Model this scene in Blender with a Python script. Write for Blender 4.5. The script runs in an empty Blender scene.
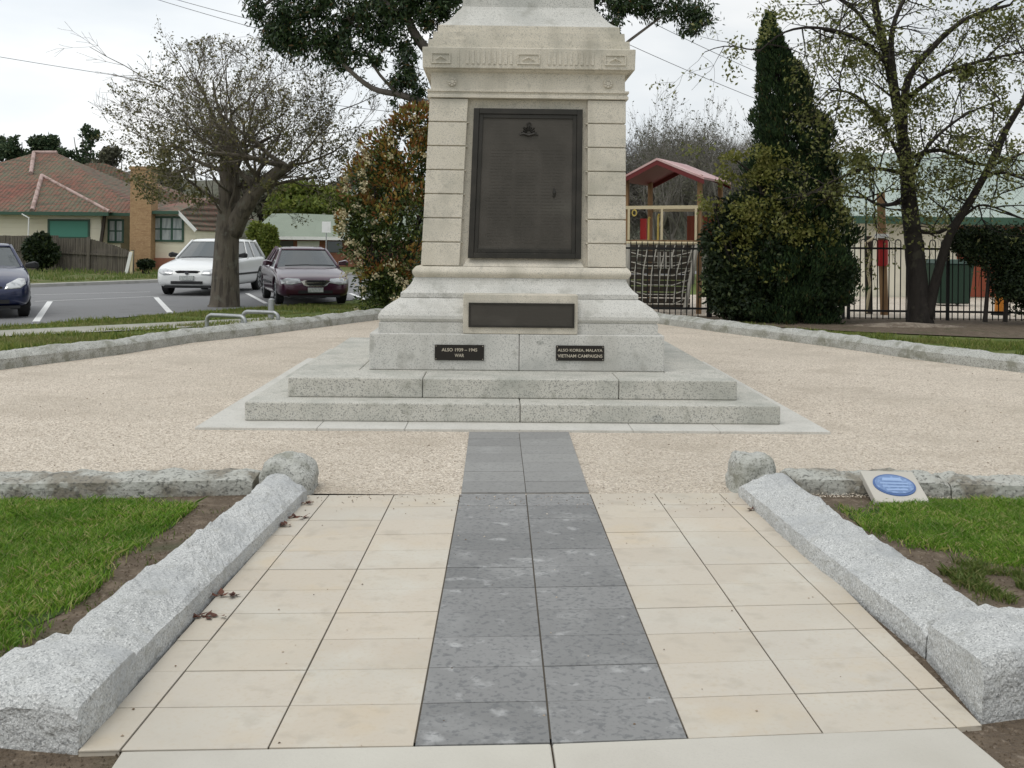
import bpy, bmesh, math, random
from mathutils import Vector, Matrix, noise
random.seed(7)
R = math.radians
sc = bpy.context.scene
col = sc.collection
F, HZ, H, ROLL = 1050.0, 245.0, 1.54, R(0.6)
ca, sa = math.cos(ROLL), math.sin(ROLL)

def uv0(x, y):
    u, v = x - 512, y - HZ
    return u * ca + v * sa, -u * sa + v * ca
def G(x, y, z=0.0):                      # point of the ground (height z) seen at a pixel of the photograph
    u, v = uv0(x, y)
    D = F * (H - z) / v
    return Vector((u * D / F, D, z))
def Q(x, y, D):                          # point at distance D
    u, v = uv0(x, y)
    return Vector((u * D / F, D, H - v * D / F))

# ------------------------------------------------------------------ materials
def ramp(nt, stops):
    r = nt.nodes.new('ShaderNodeValToRGB')
    el = r.color_ramp.elements
    el[0].position, el[0].color = stops[0][0], (*stops[0][1], 1)
    el[1].position, el[1].color = stops[-1][0], (*stops[-1][1], 1)
    for p, c in stops[1:-1]:
        e = el.new(p); e.color = (*c, 1)
    return r
def mat(name, base, rough=0.8, metal=0.0, layers=(), bumps=(), spec=0.4, island=None, trans=0.0, coat=0.0):
    """layers: (scale, detail, lo, hi, colour, strength[, stretch[, kind]]) noise patches; bumps: (scale, strength, distance[, kind])"""
    m = bpy.data.materials.new(name); m.use_nodes = True
    nt = m.node_tree; N = nt.nodes; L = nt.links
    b = N['Principled BSDF']; out = N['Material Output']
    b.inputs['Roughness'].default_value = rough; b.inputs['Metallic'].default_value = metal
    b.inputs['Specular IOR Level'].default_value = spec
    b.inputs['Coat Weight'].default_value = coat; b.inputs['Coat Roughness'].default_value = .08
    tc = N.new('ShaderNodeTexCoord')
    cur = None
    if island:
        g = N.new('ShaderNodeNewGeometry'); r = ramp(nt, island)
        L.new(g.outputs['Random Per Island'], r.inputs[0]); cur = r.outputs[0]
    else:
        rgb = N.new('ShaderNodeRGB'); rgb.outputs[0].default_value = (*base, 1); cur = rgb.outputs[0]
    for i, ly in enumerate(layers):
        scale, det, lo, hi, c, st = ly[:6]
        stretch = ly[6] if len(ly) > 6 else (1, 1, 1)
        kind = ly[7] if len(ly) > 7 else 'noise'
        mp = N.new('ShaderNodeMapping'); mp.inputs['Scale'].default_value = stretch
        mp.inputs['Location'].default_value = (i * 3.7, i * 1.3, i * 2.1)
        L.new(tc.outputs['Object'], mp.inputs[0])
        if kind == 'noise':
            t = N.new('ShaderNodeTexNoise'); t.inputs['Scale'].default_value = scale; t.inputs['Detail'].default_value = det
            o = t.outputs['Fac']
        elif kind == 'vor':
            t = N.new('ShaderNodeTexVoronoi'); t.inputs['Scale'].default_value = scale
            sx = N.new('ShaderNodeSeparateColor'); L.new(t.outputs['Color'], sx.inputs[0]); o = sx.outputs[0]
        elif kind == 'edge':
            t = N.new('ShaderNodeTexVoronoi'); t.inputs['Scale'].default_value = scale; o = t.outputs['Distance']
        L.new(mp.outputs[0], t.inputs['Vector'])
        rg = N.new('ShaderNodeMapRange'); rg.inputs[1].default_value = lo; rg.inputs[2].default_value = hi
        rg.inputs[3].default_value = 0; rg.inputs[4].default_value = st
        L.new(o, rg.inputs[0])
        mx = N.new('ShaderNodeMix'); mx.data_type = 'RGBA'
        L.new(rg.outputs[0], mx.inputs[0]); L.new(cur, mx.inputs[6]); mx.inputs[7].default_value = (*c, 1)
        cur = mx.outputs[2]
    L.new(cur, b.inputs['Base Color'])
    prev = None
    for bp in bumps:
        kind = bp[3] if len(bp) > 3 else 'noise'
        mp = N.new('ShaderNodeMapping'); L.new(tc.outputs['Object'], mp.inputs[0])
        if len(bp) > 4: mp.inputs['Scale'].default_value = bp[4]
        if kind == 'noise':
            t = N.new('ShaderNodeTexNoise'); t.inputs['Scale'].default_value = bp[0]; t.inputs['Detail'].default_value = 6; o = t.outputs['Fac']
        elif kind == 'vor':
            t = N.new('ShaderNodeTexVoronoi'); t.inputs['Scale'].default_value = bp[0]; o = t.outputs['Distance']
        elif kind == 'wavez' or kind == 'wavex':
            t = N.new('ShaderNodeTexWave'); t.bands_direction = kind[-1].upper(); t.wave_profile = 'SAW' if kind == 'wavez' else 'SIN'
            t.inputs['Scale'].default_value = bp[0]; o = t.outputs['Fac']
        L.new(mp.outputs[0], t.inputs['Vector'])
        bm_ = N.new('ShaderNodeBump'); bm_.inputs['Strength'].default_value = bp[1]; bm_.inputs['Distance'].default_value = bp[2]
        L.new(o, bm_.inputs['Height'])
        if prev: L.new(prev, bm_.inputs['Normal'])
        prev = bm_.outputs[0]
    if prev: L.new(prev, b.inputs['Normal'])
    if trans > 0:
        tr = N.new('ShaderNodeBsdfTranslucent'); L.new(cur, tr.inputs[0])
        ms = N.new('ShaderNodeMixShader'); ms.inputs[0].default_value = trans
        L.new(b.outputs[0], ms.inputs[1]); L.new(tr.outputs[0], ms.inputs[2]); L.new(ms.outputs[0], out.inputs[0])
    return m

M = {}
sp = lambda s, k=1.0: [(s, 2, .56, .62, (.14, .145, .14), .75 * k), (s * 1.4, 2, .58, .64, (.62, .61, .56), .6 * k), (s * .8, 2, .30, .42, (.36, .35, .31), -.0)]
M['granite'] = mat('dressed_granite', (.61, .56, .465), .75, layers=sp(130, .7)[:2] + [(2.2, 5, .5, .72, (.29, .285, .24), .6), (1.1, 6, .55, .75, (.40, .37, .27), .5), (3.2, 6, .50, .68, (.34, .315, .255), .6, (1, 1, .13)), (14, 5, .60, .70, (.30, .28, .23), .4)], bumps=[(120, .25, .002)])
M['granite_base'] = mat('pale_dressed_granite', (.55, .54, .50), .75, layers=sp(120, .8)[:2] + [(2.0, 6, .48, .72, (.33, .335, .31), .6), (7, 5, .58, .70, (.28, .275, .24), .5), (3, 6, .52, .68, (.38, .37, .33), .5, (1, 1, .2))], bumps=[(120, .25, .002)])
M['granite_step'] = mat('weathered_step_granite', (.50, .485, .43), .8, layers=[(105, 2, .54, .61, (.15, .15, .14), .75), (130, 2, .57, .64, (.6, .6, .56), .6), (2.4, 6, .45, .7, (.27, .28, .245), .6), (9, 5, .58, .72, (.22, .22, .18), .5)], bumps=[(100, .4, .003)])
M['slab'] = mat('grey_slab_concrete', (.54, .525, .48), .85, layers=[(4, 6, .45, .7, (.44, .43, .385), .6), (60, 3, .55, .65, (.28, .28, .26), .4)], bumps=[(80, .2, .002)])
M['rockface'] = mat('rock_faced_granite', (.50, .505, .49), .85, layers=[(1.5, 6, .48, .66, (.37, .375, .36), .6), (120, 3, .52, .60, (.22, .225, .225), .7), (150, 2, .56, .62, (.72, .72, .7), .7), (3, 5, .5, .7, (.36, .37, .37), .7), (12, 5, .58, .7, (.33, .33, .30), .5)], bumps=[(22, .75, .03), (60, .7, .012), (140, .6, .005)])
M['oldkerb'] = mat('old_mossy_granite', (.43, .43, .395), .9, layers=[(80, 3, .52, .6, (.12, .12, .11), .7), (4, 6, .48, .66, (.20, .20, .155), .8), (13, 6, .56, .66, (.47, .47, .43), .6)], bumps=[(22, .6, .03), (90, .5, .006)])
M['darkkerb'] = mat('soil_stained_granite', (.40, .40, .36), .9, layers=[(4, 6, .47, .60, (.17, .145, .105), .75), (45, 3, .54, .62, (.10, .10, .09), .7), (14, 5, .58, .66, (.46, .46, .42), .6)], bumps=[(22, .6, .03), (90, .5, .006)])
M['bronze'] = mat('dark_bronze', (.036, .034, .029), .48, .6, layers=[(6, 5, .45, .7, (.060, .053, .045), .7), (1.5, 4, .5, .7, (.045, .042, .038), .6)], bumps=[(160, .10, .0015)])
M['bronze_text'] = mat('bronze_name_panel', (.062, .056, .047), .55, .45, layers=[(3, 5, .42, .7, (.092, .082, .070), .7), (1.2, 6, .55, .7, (.125, .118, .10), .5, (.5, 1, 2))], bumps=[(40, .22, .003, 'noise', (.8, 1, 1.3)), (9.5, .25, .002, 'wavez')])
M['plaque'] = mat('black_bronze', (.018, .015, .012), .45, .3, bumps=[(150, .1, .001)])
M['letter'] = mat('polished_letter', (.50, .45, .36), .5, .2)
M['tan'] = mat('sandstone_paver', (.54, .47, .36), .85, island=[(0, (.475, .42, .345)), (.35, (.51, .455, .37)), (.6, (.49, .45, .385)), (1, (.52, .455, .365))], layers=[(2.6, 6, .5, .72, (.54, .52, .455), .7), (5, 6, .56, .74, (.52, .42, .28), .4), (1.3, 7, .52, .66, (.43, .40, .34), .45), (55, 3, .54, .66, (.45, .38, .28), .35), (9, 8, .56, .70, (.34, .30, .24), .35), (.7, 6, .5, .68, (.46, .43, .37), .5)], bumps=[(60, .2, .002)])
M['blue'] = mat('bluestone_paver', (.14, .15, .16), .75, island=[(0, (.165, .166, .162)), (.5, (.20, .20, .195)), (1, (.235, .234, .228))], layers=[(1.6, 7, .46, .68, (.25, .25, .245), .5), (3.4, 9, .54, .72, (.34, .34, .33), .5), (9, 9, .60, .72, (.50, .50, .49), .5), (60, 6, .58, .66, (.12, .12, .12), .35), (45, 3, .54, .64, (.09, .095, .1), .5)], bumps=[(50, .3, .003)])
M['blue2'] = mat('dusty_bluestone_paver', (.22, .225, .225), .85, island=[(0, (.215, .213, .205)), (1, (.27, .268, .255))], layers=[(4, 6, .55, .72, (.32, .32, .31), .5), (50, 3, .54, .64, (.13, .13, .13), .4)], bumps=[(50, .3, .003)])
M['joint'] = mat('dark_joint_sand', (.10, .085, .065), .95)
M['concrete'] = mat('footpath_concrete', (.48, .455, .40), .9, layers=[(2, 7, .42, .66, (.42, .395, .34), .7), (160, 3, .55, .66, (.40, .38, .34), .3), (.9, 4, .55, .7, (.56, .54, .47), .6)], bumps=[(70, .35, .003)])
M['gravel'] = mat('crushed_granite_gravel', (.52, .45, .365), .95, layers=[(85, 1, .30, .75, (.76, .68, .57), .9, (1, 1, 1), 'vor'), (70, 1, .80, .93, (.25, .195, .145), .75, (1, 1, 1), 'vor'), (.55, 5, .45, .7, (.44, .385, .31), .5), (1.7, 9, .52, .68, (.40, .34, .265), .4), (38, 3, .60, .70, (.33, .25, .2), .5)], bumps=[(60, 1.0, .014, 'vor'), (25, .6, .015), (1.5, .5, .05)])
M['pebble'] = mat('loose_gravel', (.5, .4, .3), .95, island=[(0, (.20, .155, .115)), (.15, (.50, .43, .335)), (.65, (.66, .58, .47)), (1, (.82, .76, .65))])
M['soil'] = mat('garden_soil', (.12, .09, .062), 1.0, layers=[(9, 7, .5, .66, (.20, .155, .11), .8), (40, 3, .60, .68, (.26, .21, .16), .7), (3, 5, .55, .7, (.06, .07, .03), .6)], bumps=[(30, 1, .03), (90, .8, .01)])
M['soil_pale'] = mat('pale_dry_soil', (.24, .20, .155), 1.0, layers=[(4, 6, .45, .62, (.13, .10, .075), .85), (20, 5, .55, .65, (.34, .3, .24), .6)], bumps=[(15, 1, .04)])
M['lawn'] = mat('short_lawn', (.12, .165, .035), 1.0, layers=[(3, 6, .45, .65, (.175, .20, .05), .8), (30, 4, .45, .65, (.085, .13, .024), .6), (.8, 5, .5, .7, (.15, .145, .05), .7), (6, 6, .6, .7, (.17, .14, .08), .5)], bumps=[(60, 1, .04)])
M['lawn_base'] = mat('grass_bed_earth', (.045, .075, .015), 1.0, layers=[(20, 5, .5, .65, (.06, .10, .02), .7)], bumps=[(40, 1, .03)])
M['blade'] = mat('grass_blade', (.07, .18, .02), .55, island=[(0, (.075, .16, .018)), (.45, (.17, .33, .03)), (.75, (.29, .44, .06)), (.87, (.46, .45, .16)), (1, (.56, .46, .26))], trans=.4, layers=[(2.2, 4, .45, .65, (.08, .20, .02), .45)])
M['blade_dry'] = mat('thin_grass_blade', (.12, .16, .03), .6, island=[(0, (.07, .12, .02)), (.6, (.13, .18, .035)), (1, (.26, .24, .1))], trans=.3)
M['blade_verge'] = mat('verge_grass_blade', (.12, .16, .03), .7, island=[(0, (.08, .13, .022)), (.5, (.16, .21, .04)), (.85, (.26, .28, .07)), (1, (.34, .29, .13))], trans=.35, layers=[(.9, 4, .5, .65, (.22, .20, .08), .6)])
M['asphalt'] = mat('road_asphalt', (.19, .19, .19), .9, layers=[(.25, 5, .45, .65, (.21, .21, .212), .7), (60, 2, .5, .65, (.13, .13, .132), .6), (1.5, 5, .6, .7, (.13, .13, .13), .5)], bumps=[(80, .4, .004)])
M['paint'] = mat('road_marking_paint', (.72, .72, .70), .7, layers=[(25, 5, .55, .65, (.4, .4, .4), .5)])
M['path'] = mat('old_footpath_concrete', (.34, .33, .285), .9, layers=[(1.2, 5, .45, .65, (.27, .27, .22), .7)], bumps=[(50, .3, .003)])
M['kerbc'] = mat('concrete_kerb', (.42, .41, .38), .9, layers=[(3, 5, .5, .65, (.3, .3, .27), .6)])
M['bark'] = mat('grey_brown_bark', (.135, .115, .088), .95, layers=[(9, 6, .5, .62, (.055, .046, .037), .8, (1, 1, .22)), (5, 5, .56, .66, (.17, .165, .13), .6)], bumps=[(24, 1, .04, 'noise', (1, 1, .2))])
M['bark_dark'] = mat('dark_bark', (.028, .023, .019), .95, layers=[(9, 6, .5, .65, (.015, .012, .010), .7, (1, 1, .3)), (4, 5, .58, .66, (.06, .055, .038), .6)], bumps=[(18, 1, .04, 'noise', (1, 1, .3))])
M['bark_gum'] = mat('smooth_gum_bark', (.20, .175, .155), .8, layers=[(3, 5, .45, .62, (.11, .095, .085), .8, (1, 1, .4))], bumps=[(10, .5, .02)])
M['twig'] = mat('grey_twig', (.17, .145, .125), .95, island=[(0, (.085, .07, .055)), (1, (.20, .175, .145))])
M['twig_far'] = mat('pale_bare_twig', (.22, .2, .18), .95, island=[(0, (.10, .09, .075)), (1, (.20, .185, .165))])
def leafmat(name, stops, trans=.3, rough=.5): return mat(name, (0, 0, 0), rough, island=stops, trans=trans, spec=.35)
M['l_oak'] = leafmat('withered_olive_leaf', [(0, (.06, .06, .02)), (.5, (.125, .125, .042)), (.85, (.18, .165, .06)), (1, (.27, .22, .10))])
M['l_gum'] = leafmat('dark_gum_leaf', [(0, (.012, .028, .011)), (.6, (.03, .058, .018)), (.93, (.055, .085, .026)), (1, (.13, .075, .03))], .2, .4)
M['l_phot'] = leafmat('deep_green_glossy_leaf', [(0, (.02, .04, .010)), (.6, (.055, .085, .02)), (1, (.12, .14, .035))], .2, .35)
M['l_phot_red'] = leafmat('rust_red_new_leaf', [(0, (.17, .06, .022)), (.4, (.28, .13, .035)), (.75, (.30, .22, .055)), (1, (.22, .26, .07))], .3, .4)
M['l_cream'] = leafmat('cream_flower', [(0, (.42, .36, .20)), (1, (.62, .56, .38))], .2, .8)
M['l_cyp'] = leafmat('dark_cypress_spray', [(0, (.010, .026, .010)), (.6, (.024, .050, .016)), (.94, (.05, .085, .024)), (1, (.10, .065, .025))], .15, .7)
M['l_dark'] = leafmat('shade_green_leaf', [(0, (.008, .018, .006)), (.7, (.02, .036, .011)), (1, (.05, .065, .018))], .2, .6)  # leaf colour lowered, deeper shading painted into the dark foliage
M['l_yel'] = leafmat('yellow_green_leaf', [(0, (.10, .11, .022)), (.6, (.17, .18, .04)), (1, (.27, .25, .08))], .4, .6)
M['l_spring'] = leafmat('fresh_olive_leaf', [(0, (.09, .105, .025)), (.6, (.16, .175, .05)), (1, (.28, .27, .12))], .4, .6)
M['l_lime'] = leafmat('lime_green_leaf', [(0, (.09, .13, .02)), (.6, (.16, .2, .035)), (1, (.23, .25, .05))], .4, .6)
M['l_far'] = leafmat('distant_gum_leaf', [(0, (.022, .045, .022)), (.7, (.05, .08, .036)), (1, (.10, .125, .06))], .2, .8)
M['l_olive'] = leafmat('grey_olive_leaf', [(0, (.07, .075, .05)), (1, (.15, .145, .10))], .2, .8)
M['hill'] = mat('scrub_hillside', (.085, .085, .058), 1.0, layers=[(.5, 6, .45, .62, (.05, .062, .035), .8), (2.5, 6, .5, .65, (.13, .12, .09), .6)], bumps=[(1.5, 1, .5)])
M['bank'] = mat('rough_bank_grass', (.095, .125, .03), 1.0, layers=[(.8, 6, .45, .62, (.16, .14, .06), .8), (5, 6, .5, .64, (.06, .085, .02), .7)], bumps=[(8, 1, .1)])
M['tile'] = mat('terracotta_roof_tile', (.19, .085, .065), .85, layers=[(.30, 6, .36, .50, (.14, .14, .095), 1.0), (1.8, 7, .48, .60, (.10, .09, .065), .8, (1, 1, 5)), (4, 6, .5, .58, (.27, .12, .09), .6, (1, 1, 3)), (7, 3, .55, .65, (.30, .11, .07), .6)], bumps=[(1.3, 1, .2, 'wavez'), (1.6, .6, .08, 'wavex')])
M['ridge'] = mat('pale_ridge_cap', (.42, .31, .28), .85, layers=[(4, 4, .5, .6, (.22, .15, .12), .7)])
M['board'] = mat('cream_weatherboard', (.82, .76, .60), .6, layers=[(1.5, 5, .5, .7, (.72, .66, .52), .5)], bumps=[(1.5, .8, .035, 'wavez')])
M['gtrim'] = mat('shaded_green_trim', (.035, .085, .055), .5)  # green darkened, the gutter's shade is put into the colour
M['gblind'] = mat('sea_green_blind', (.085, .27, .20), .6, bumps=[(5, .3, .02, 'wavez')])
M['winglass'] = mat('window_glass', (.05, .06, .06), .08, spec=.8)
M['curtain'] = mat('pale_curtain_glass', (.42, .45, .44), .3, layers=[(3, 3, .45, .6, (.24, .27, .27), .8, (3, 1, .5))])
M['tanbrick'] = mat('tan_brick', (.42, .27, .145), .9, layers=[(5, 4, .45, .65, (.33, .20, .11), .8, (1, 1, 3)), (14, 3, .55, .62, (.52, .36, .2), .5)], bumps=[(4, .4, .02, 'wavez')])
M['redbrick'] = mat('red_brick', (.30, .13, .08), .9, layers=[(6, 4, .45, .65, (.22, .09, .06), .8)])
M['paling'] = mat('weathered_paling', (.13, .115, .09), .95, layers=[(6, 5, .45, .65, (.065, .056, .048), .8, (2, 1, .15)), (3, 5, .55, .66, (.15, .13, .11), .6)], bumps=[(3.2, .6, .03, 'wavex')])
M['white'] = mat('white_paint', (.76, .76, .73), .5, layers=[(4, 4, .55, .7, (.6, .6, .56), .5)])
M['colorbond'] = mat('pale_green_sheet_roof', (.22, .255, .20), .8, layers=[(.6, 4, .45, .65, (.18, .21, .165), .6)], bumps=[(3, .4, .02, 'wavex')])
M['corrug'] = mat('pale_corrugated_iron', (.38, .45, .40), .6, layers=[(.4, 5, .45, .65, (.32, .385, .34), .7)], bumps=[(2.2, .9, .05, 'wavex')])
M['creamwall'] = mat('cream_rendered_wall', (.72, .68, .56), .8, layers=[(1.2, 5, .5, .7, (.48, .46, .38), .5)])
M['rustred'] = mat('rust_red_boarding', (.23, .055, .025), .7, bumps=[(2, .5, .03, 'wavex')])
M['iron'] = mat('black_iron', (.018, .018, .018), .5, .3)
M['galv'] = mat('galvanised_steel', (.38, .39, .39), .45, .7, layers=[(20, 3, .5, .65, (.28, .28, .28), .6)])
M['timber'] = mat('play_timber', (.28, .17, .085), .85, layers=[(7, 5, .45, .65, (.18, .105, .055), .8, (1, 1, .2))])
M['cream_t'] = mat('cream_painted_timber', (.58, .50, .33), .7)
M['yellow'] = mat('mustard_rail_paint', (.52, .40, .10), .5)
M['redroof'] = mat('faded_red_roof', (.52, .30, .29), .6, layers=[(1.2, 5, .4, .6, (.62, .46, .44), .8)])
M['redin'] = mat('dark_red_lining', (.13, .015, .015), .6)
M['redp'] = mat('red_plastic', (.42, .03, .03), .4)
M['rope'] = mat('pale_rope', (.42, .40, .35), .9)
M['slatd'] = mat('dark_timber_slat', (.055, .045, .035), .9)
M['greenp'] = mat('dark_green_plastic', (.01, .035, .02), .5)
M['orange'] = mat('orange_plastic', (.55, .20, .02), .5)
M['rubber'] = mat('tyre_rubber', (.018, .018, .018), .8)
M['alloy'] = mat('silver_wheel', (.42, .43, .44), .35, .6)
M['carglass'] = mat('tinted_car_glass', (.045, .055, .055), .03, spec=1.0)
M['chrome'] = mat('chrome_trim', (.6, .6, .6), .15, 1.0)
M['lamp'] = mat('headlight_lens', (.55, .56, .56), .12, .3, layers=[(9, 2, .5, .6, (.25, .26, .27), .6)])
M['blackp'] = mat('black_plastic', (.015, .015, .016), .6)
M['cwhite'] = mat('white_car_paint', (.74, .75, .74), .3, coat=.6)
M['cmaroon'] = mat('maroon_car_paint', (.055, .010, .030), .28, .25, coat=.8)
M['cblue'] = mat('navy_car_paint', (.008, .014, .055), .28, .25, coat=.8)
M['plate'] = mat('number_plate', (.5, .52, .5), .5, layers=[(26, 3, .5, .56, (.28, .3, .3), .6, (1, 1, .6))])
M['leaf_fall'] = mat('fallen_leaf', (.13, .045, .03), .8, island=[(0, (.05, .02, .015)), (1, (.13, .05, .03))])
M['litter'] = mat('dry_leaf_litter', (.2, .14, .09), .95, island=[(0, (.07, .045, .03)), (.5, (.2, .14, .085)), (.7, (.5, .42, .33)), (1, (.65, .57, .46))])
M['oval'] = mat('blue_enamel_oval', (.13, .21, .38), .4, layers=[(40, 3, .5, .6, (.27, .38, .6), .5)])
M['oval_rim'] = mat('dark_blue_rim', (.06, .12, .28), .4)
M['oval_txt'] = mat('pale_blue_band', (.27, .38, .58), .5)
M['wire'] = mat('power_cable', (.22, .22, .24), .7)

# ------------------------------------------------------------------ mesh builder
class MB:
    def __init__(s): s.v = []; s.f = []
    def add(s, vs, fs):
        o = len(s.v); s.v.extend([tuple(p) for p in vs]); s.f.extend([tuple(i + o for i in f) for f in fs]); return s
    def box(s, x0, x1, y0, y1, z0, z1):
        return s.add([(x0, y0, z0), (x1, y0, z0), (x1, y1, z0), (x0, y1, z0), (x0, y0, z1), (x1, y0, z1), (x1, y1, z1), (x0, y1, z1)],
                     [(0, 3, 2, 1), (4, 5, 6, 7), (0, 1, 5, 4), (1, 2, 6, 5), (2, 3, 7, 6), (3, 0, 4, 7)])
    def bar(s, a, b, w, h):              # square bar from a to b
        a, b = Vector(a), Vector(b); d = (b - a).normalized()
        up = Vector((0, 0, 1)) if abs(d.z) < .95 else Vector((0, 1, 0))
        x = d.cross(up).normalized() * w / 2; y = x.cross(d).normalized() * h / 2
        vs = [a - x - y, a + x - y, a + x + y, a - x + y, b - x - y, b + x - y, b + x + y, b - x + y]
        return s.add(vs, [(0, 3, 2, 1), (4, 5, 6, 7), (0, 1, 5, 4), (1, 2, 6, 5), (2, 3, 7, 6), (3, 0, 4, 7)])
    def tube(s, pts, rad, n=8, cap=True):
        pts = [Vector(p) for p in pts]; k = len(pts)
        if not isinstance(rad, (list, tuple)): rad = [rad] * k
        rings = []; ref = None
        for i, p in enumerate(pts):
            d = (pts[min(i + 1, k - 1)] - pts[max(i - 1, 0)])
            if d.length < 1e-6: d = Vector((0, 0, 1))
            d.normalize()
            if ref is None: ref = d.orthogonal().normalized()
            ref = (ref - d * ref.dot(d))
            if ref.length < 1e-4: ref = d.orthogonal()
            ref.normalize(); b = d.cross(ref)
            rings.append([p + (ref * math.cos(2 * math.pi * j / n) + b * math.sin(2 * math.pi * j / n)) * rad[i] for j in range(n)])
        vs = [q for r in rings for q in r]; fs = []
        for i in range(k - 1):
            for j in range(n):
                fs.append((i * n + j, i * n + (j + 1) % n, (i + 1) * n + (j + 1) % n, (i + 1) * n + j))
        if cap: fs.append(tuple(range(n))[::-1]); fs.append(tuple((k - 1) * n + j for j in range(n)))
        return s.add(vs, fs)
    def loft(s, rings, closed=True, cap=True):
        n = len(rings[0]); vs = [q for r in rings for q in r]; fs = []
        for i in range(len(rings) - 1):
            for j in range(n if closed else n - 1):
                fs.append((i * n + j, i * n + (j + 1) % n, (i + 1) * n + (j + 1) % n, (i + 1) * n + j))
        if cap and closed: fs.append(tuple(range(n))[::-1]); fs.append(tuple((len(rings) - 1) * n + j for j in range(n)))
        return s.add(vs, fs)
    def prism(s, poly, z0, z1):
        n = len(poly)
        return s.add([(p[0], p[1], z0) for p in poly] + [(p[0], p[1], z1) for p in poly],
                     [tuple(range(n))[::-1], tuple(range(n, 2 * n))] + [(i, (i + 1) % n, n + (i + 1) % n, n + i) for i in range(n)])
    def cyl(s, c, axis, r, h, n=20, r2=None):
        c = Vector(c); a = Vector(axis).normalized() * h / 2
        return s.tube([c - a, c + a], [r, r if r2 is None else r2], n)
    def leaf(s, p, size, d=None, asp=.5):
        if d is None: d = Vector((random.gauss(0, 1), random.gauss(0, 1), random.gauss(0, 1)))
        d = d.normalized(); q = d.cross(Vector((random.gauss(0, 1), random.gauss(0, 1), random.gauss(0, 1))))
        if q.length < 1e-3: q = d.orthogonal()
        q = q.normalized() * size * asp * .5; t = d * size
        s.v.extend([tuple(p), tuple(p + t * .5 + q), tuple(p + t), tuple(p + t * .5 - q)])
        o = len(s.v); s.f.append((o - 4, o - 3, o - 2, o - 1))
    def build(s, name, m, parent=None, smooth=False, bevel=0, fix=True, sub=0):
        me = bpy.data.meshes.new(name); me.from_pydata(s.v, [], s.f)
        if fix:
            bm = bmesh.new(); bm.from_mesh(me); bmesh.ops.recalc_face_normals(bm, faces=bm.faces); bm.to_mesh(me); bm.free()
        me.materials.append(M[m])
        if smooth: me.polygons.foreach_set('use_smooth', [True] * len(me.polygons))
        me.update()
        o = bpy.data.objects.new(name, me); col.objects.link(o)
        if parent: o.parent = parent
        if sub:
            k = o.modifiers.new('sub', 'SUBSURF'); k.levels = k.render_levels = sub
        if bevel:
            k = o.modifiers.new('bev', 'BEVEL'); k.width = bevel; k.segments = 2; k.limit_method = 'ANGLE'; k.angle_limit = R(50)
        return o
def tag(o, label, cat, group=None):
    o['label'] = label; o['category'] = cat
    if group: o['group'] = group
    return o
def thing(name, label, cat, loc=(0, 0, 0), rz=0, group=None):
    o = bpy.data.objects.new(name, None); col.objects.link(o); o.empty_display_size = .2
    o.location = loc; o.rotation_euler = (0, 0, rz); return tag(o, label, cat, group)
def struct(o, kind='structure'): o['kind'] = kind; return o
def text_mesh(body, size, name, m, parent, loc, rot=(R(90), 0, 0), ext=.002, lines=1.25, fit=None, fity=None):
    cu = bpy.data.curves.new(name, 'FONT'); cu.body = body; cu.size = size; cu.align_x = 'CENTER'; cu.align_y = 'CENTER'; cu.extrude = ext; cu.space_line = lines
    cu.offset = size * .012
    t = bpy.data.objects.new(name, cu); col.objects.link(t)
    dg = bpy.context.evaluated_depsgraph_get(); me = bpy.data.meshes.new_from_object(t.evaluated_get(dg))
    bpy.data.objects.remove(t); me.materials.clear(); me.materials.append(M[m])
    xs = [v.co.x for v in me.vertices]; k = fit / (max(xs) - min(xs)) if fit else 1; mxx = (max(xs) + min(xs)) / 2; ys = [v.co.y for v in me.vertices]; ky = fity / (max(ys) - min(ys)) if fity else k; my = (max(ys) + min(ys)) / 2
    for v in me.vertices: v.co.x = (v.co.x - mxx) * k; v.co.y = (v.co.y - my) * ky
    o = bpy.data.objects.new(name, me); col.objects.link(o); o.parent = parent; o.location = loc; o.rotation_euler = rot
    return o
def nz(p, s, seed=0): return noise.noise(Vector((p[0] * s + seed, p[1] * s + seed * .7, p[2] * s)))

# ------------------------------------------------------------------ camera, world, sun
cam = bpy.data.cameras.new('camera'); co = bpy.data.objects.new('camera', cam); col.objects.link(co); sc.camera = co
co.matrix_world = Matrix.Translation((0, 0, H)) @ Matrix.Rotation(R(90), 4, 'X') @ Matrix.Rotation(ROLL, 4, 'Z')
cam.sensor_width = 36; cam.lens = 36 * F / 1024; cam.shift_y = -(384 - HZ) / 1024; cam.clip_end = 3000; cam.clip_start = .05
w = bpy.data.worlds.new('World'); sc.world = w; w.use_nodes = True
nt = w.node_tree; N = nt.nodes; L = nt.links; bg = N['Background']; bg.inputs[1].default_value = .1
sky = N.new('ShaderNodeTexSky'); sky.sky_type = 'NISHITA'; sky.sun_disc = False
SUN_EL, SUN_AZ = R(64), R(-60)
sky.sun_elevation = SUN_EL; sky.sun_rotation = R(-120); sky.air_density = 1.2; sky.dust_density = 3
tc = N.new('ShaderNodeTexCoord'); mp = N.new('ShaderNodeMapping'); mp.inputs['Scale'].default_value = (1, 1, 3.2)
L.new(tc.outputs['Generated'], mp.inputs[0])
n1 = N.new('ShaderNodeTexNoise'); n1.inputs['Scale'].default_value = 2.3; n1.inputs['Detail'].default_value = 6; n1.inputs['Roughness'].default_value = .5
L.new(mp.outputs[0], n1.inputs['Vector'])
cr = ramp(nt, [(.34, (6.6, 7.1, 7.6)), (.52, (8.2, 8.5, 8.7)), (.66, (10.0, 10.0, 9.9))])
L.new(n1.outputs['Fac'], cr.inputs[0])
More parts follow.
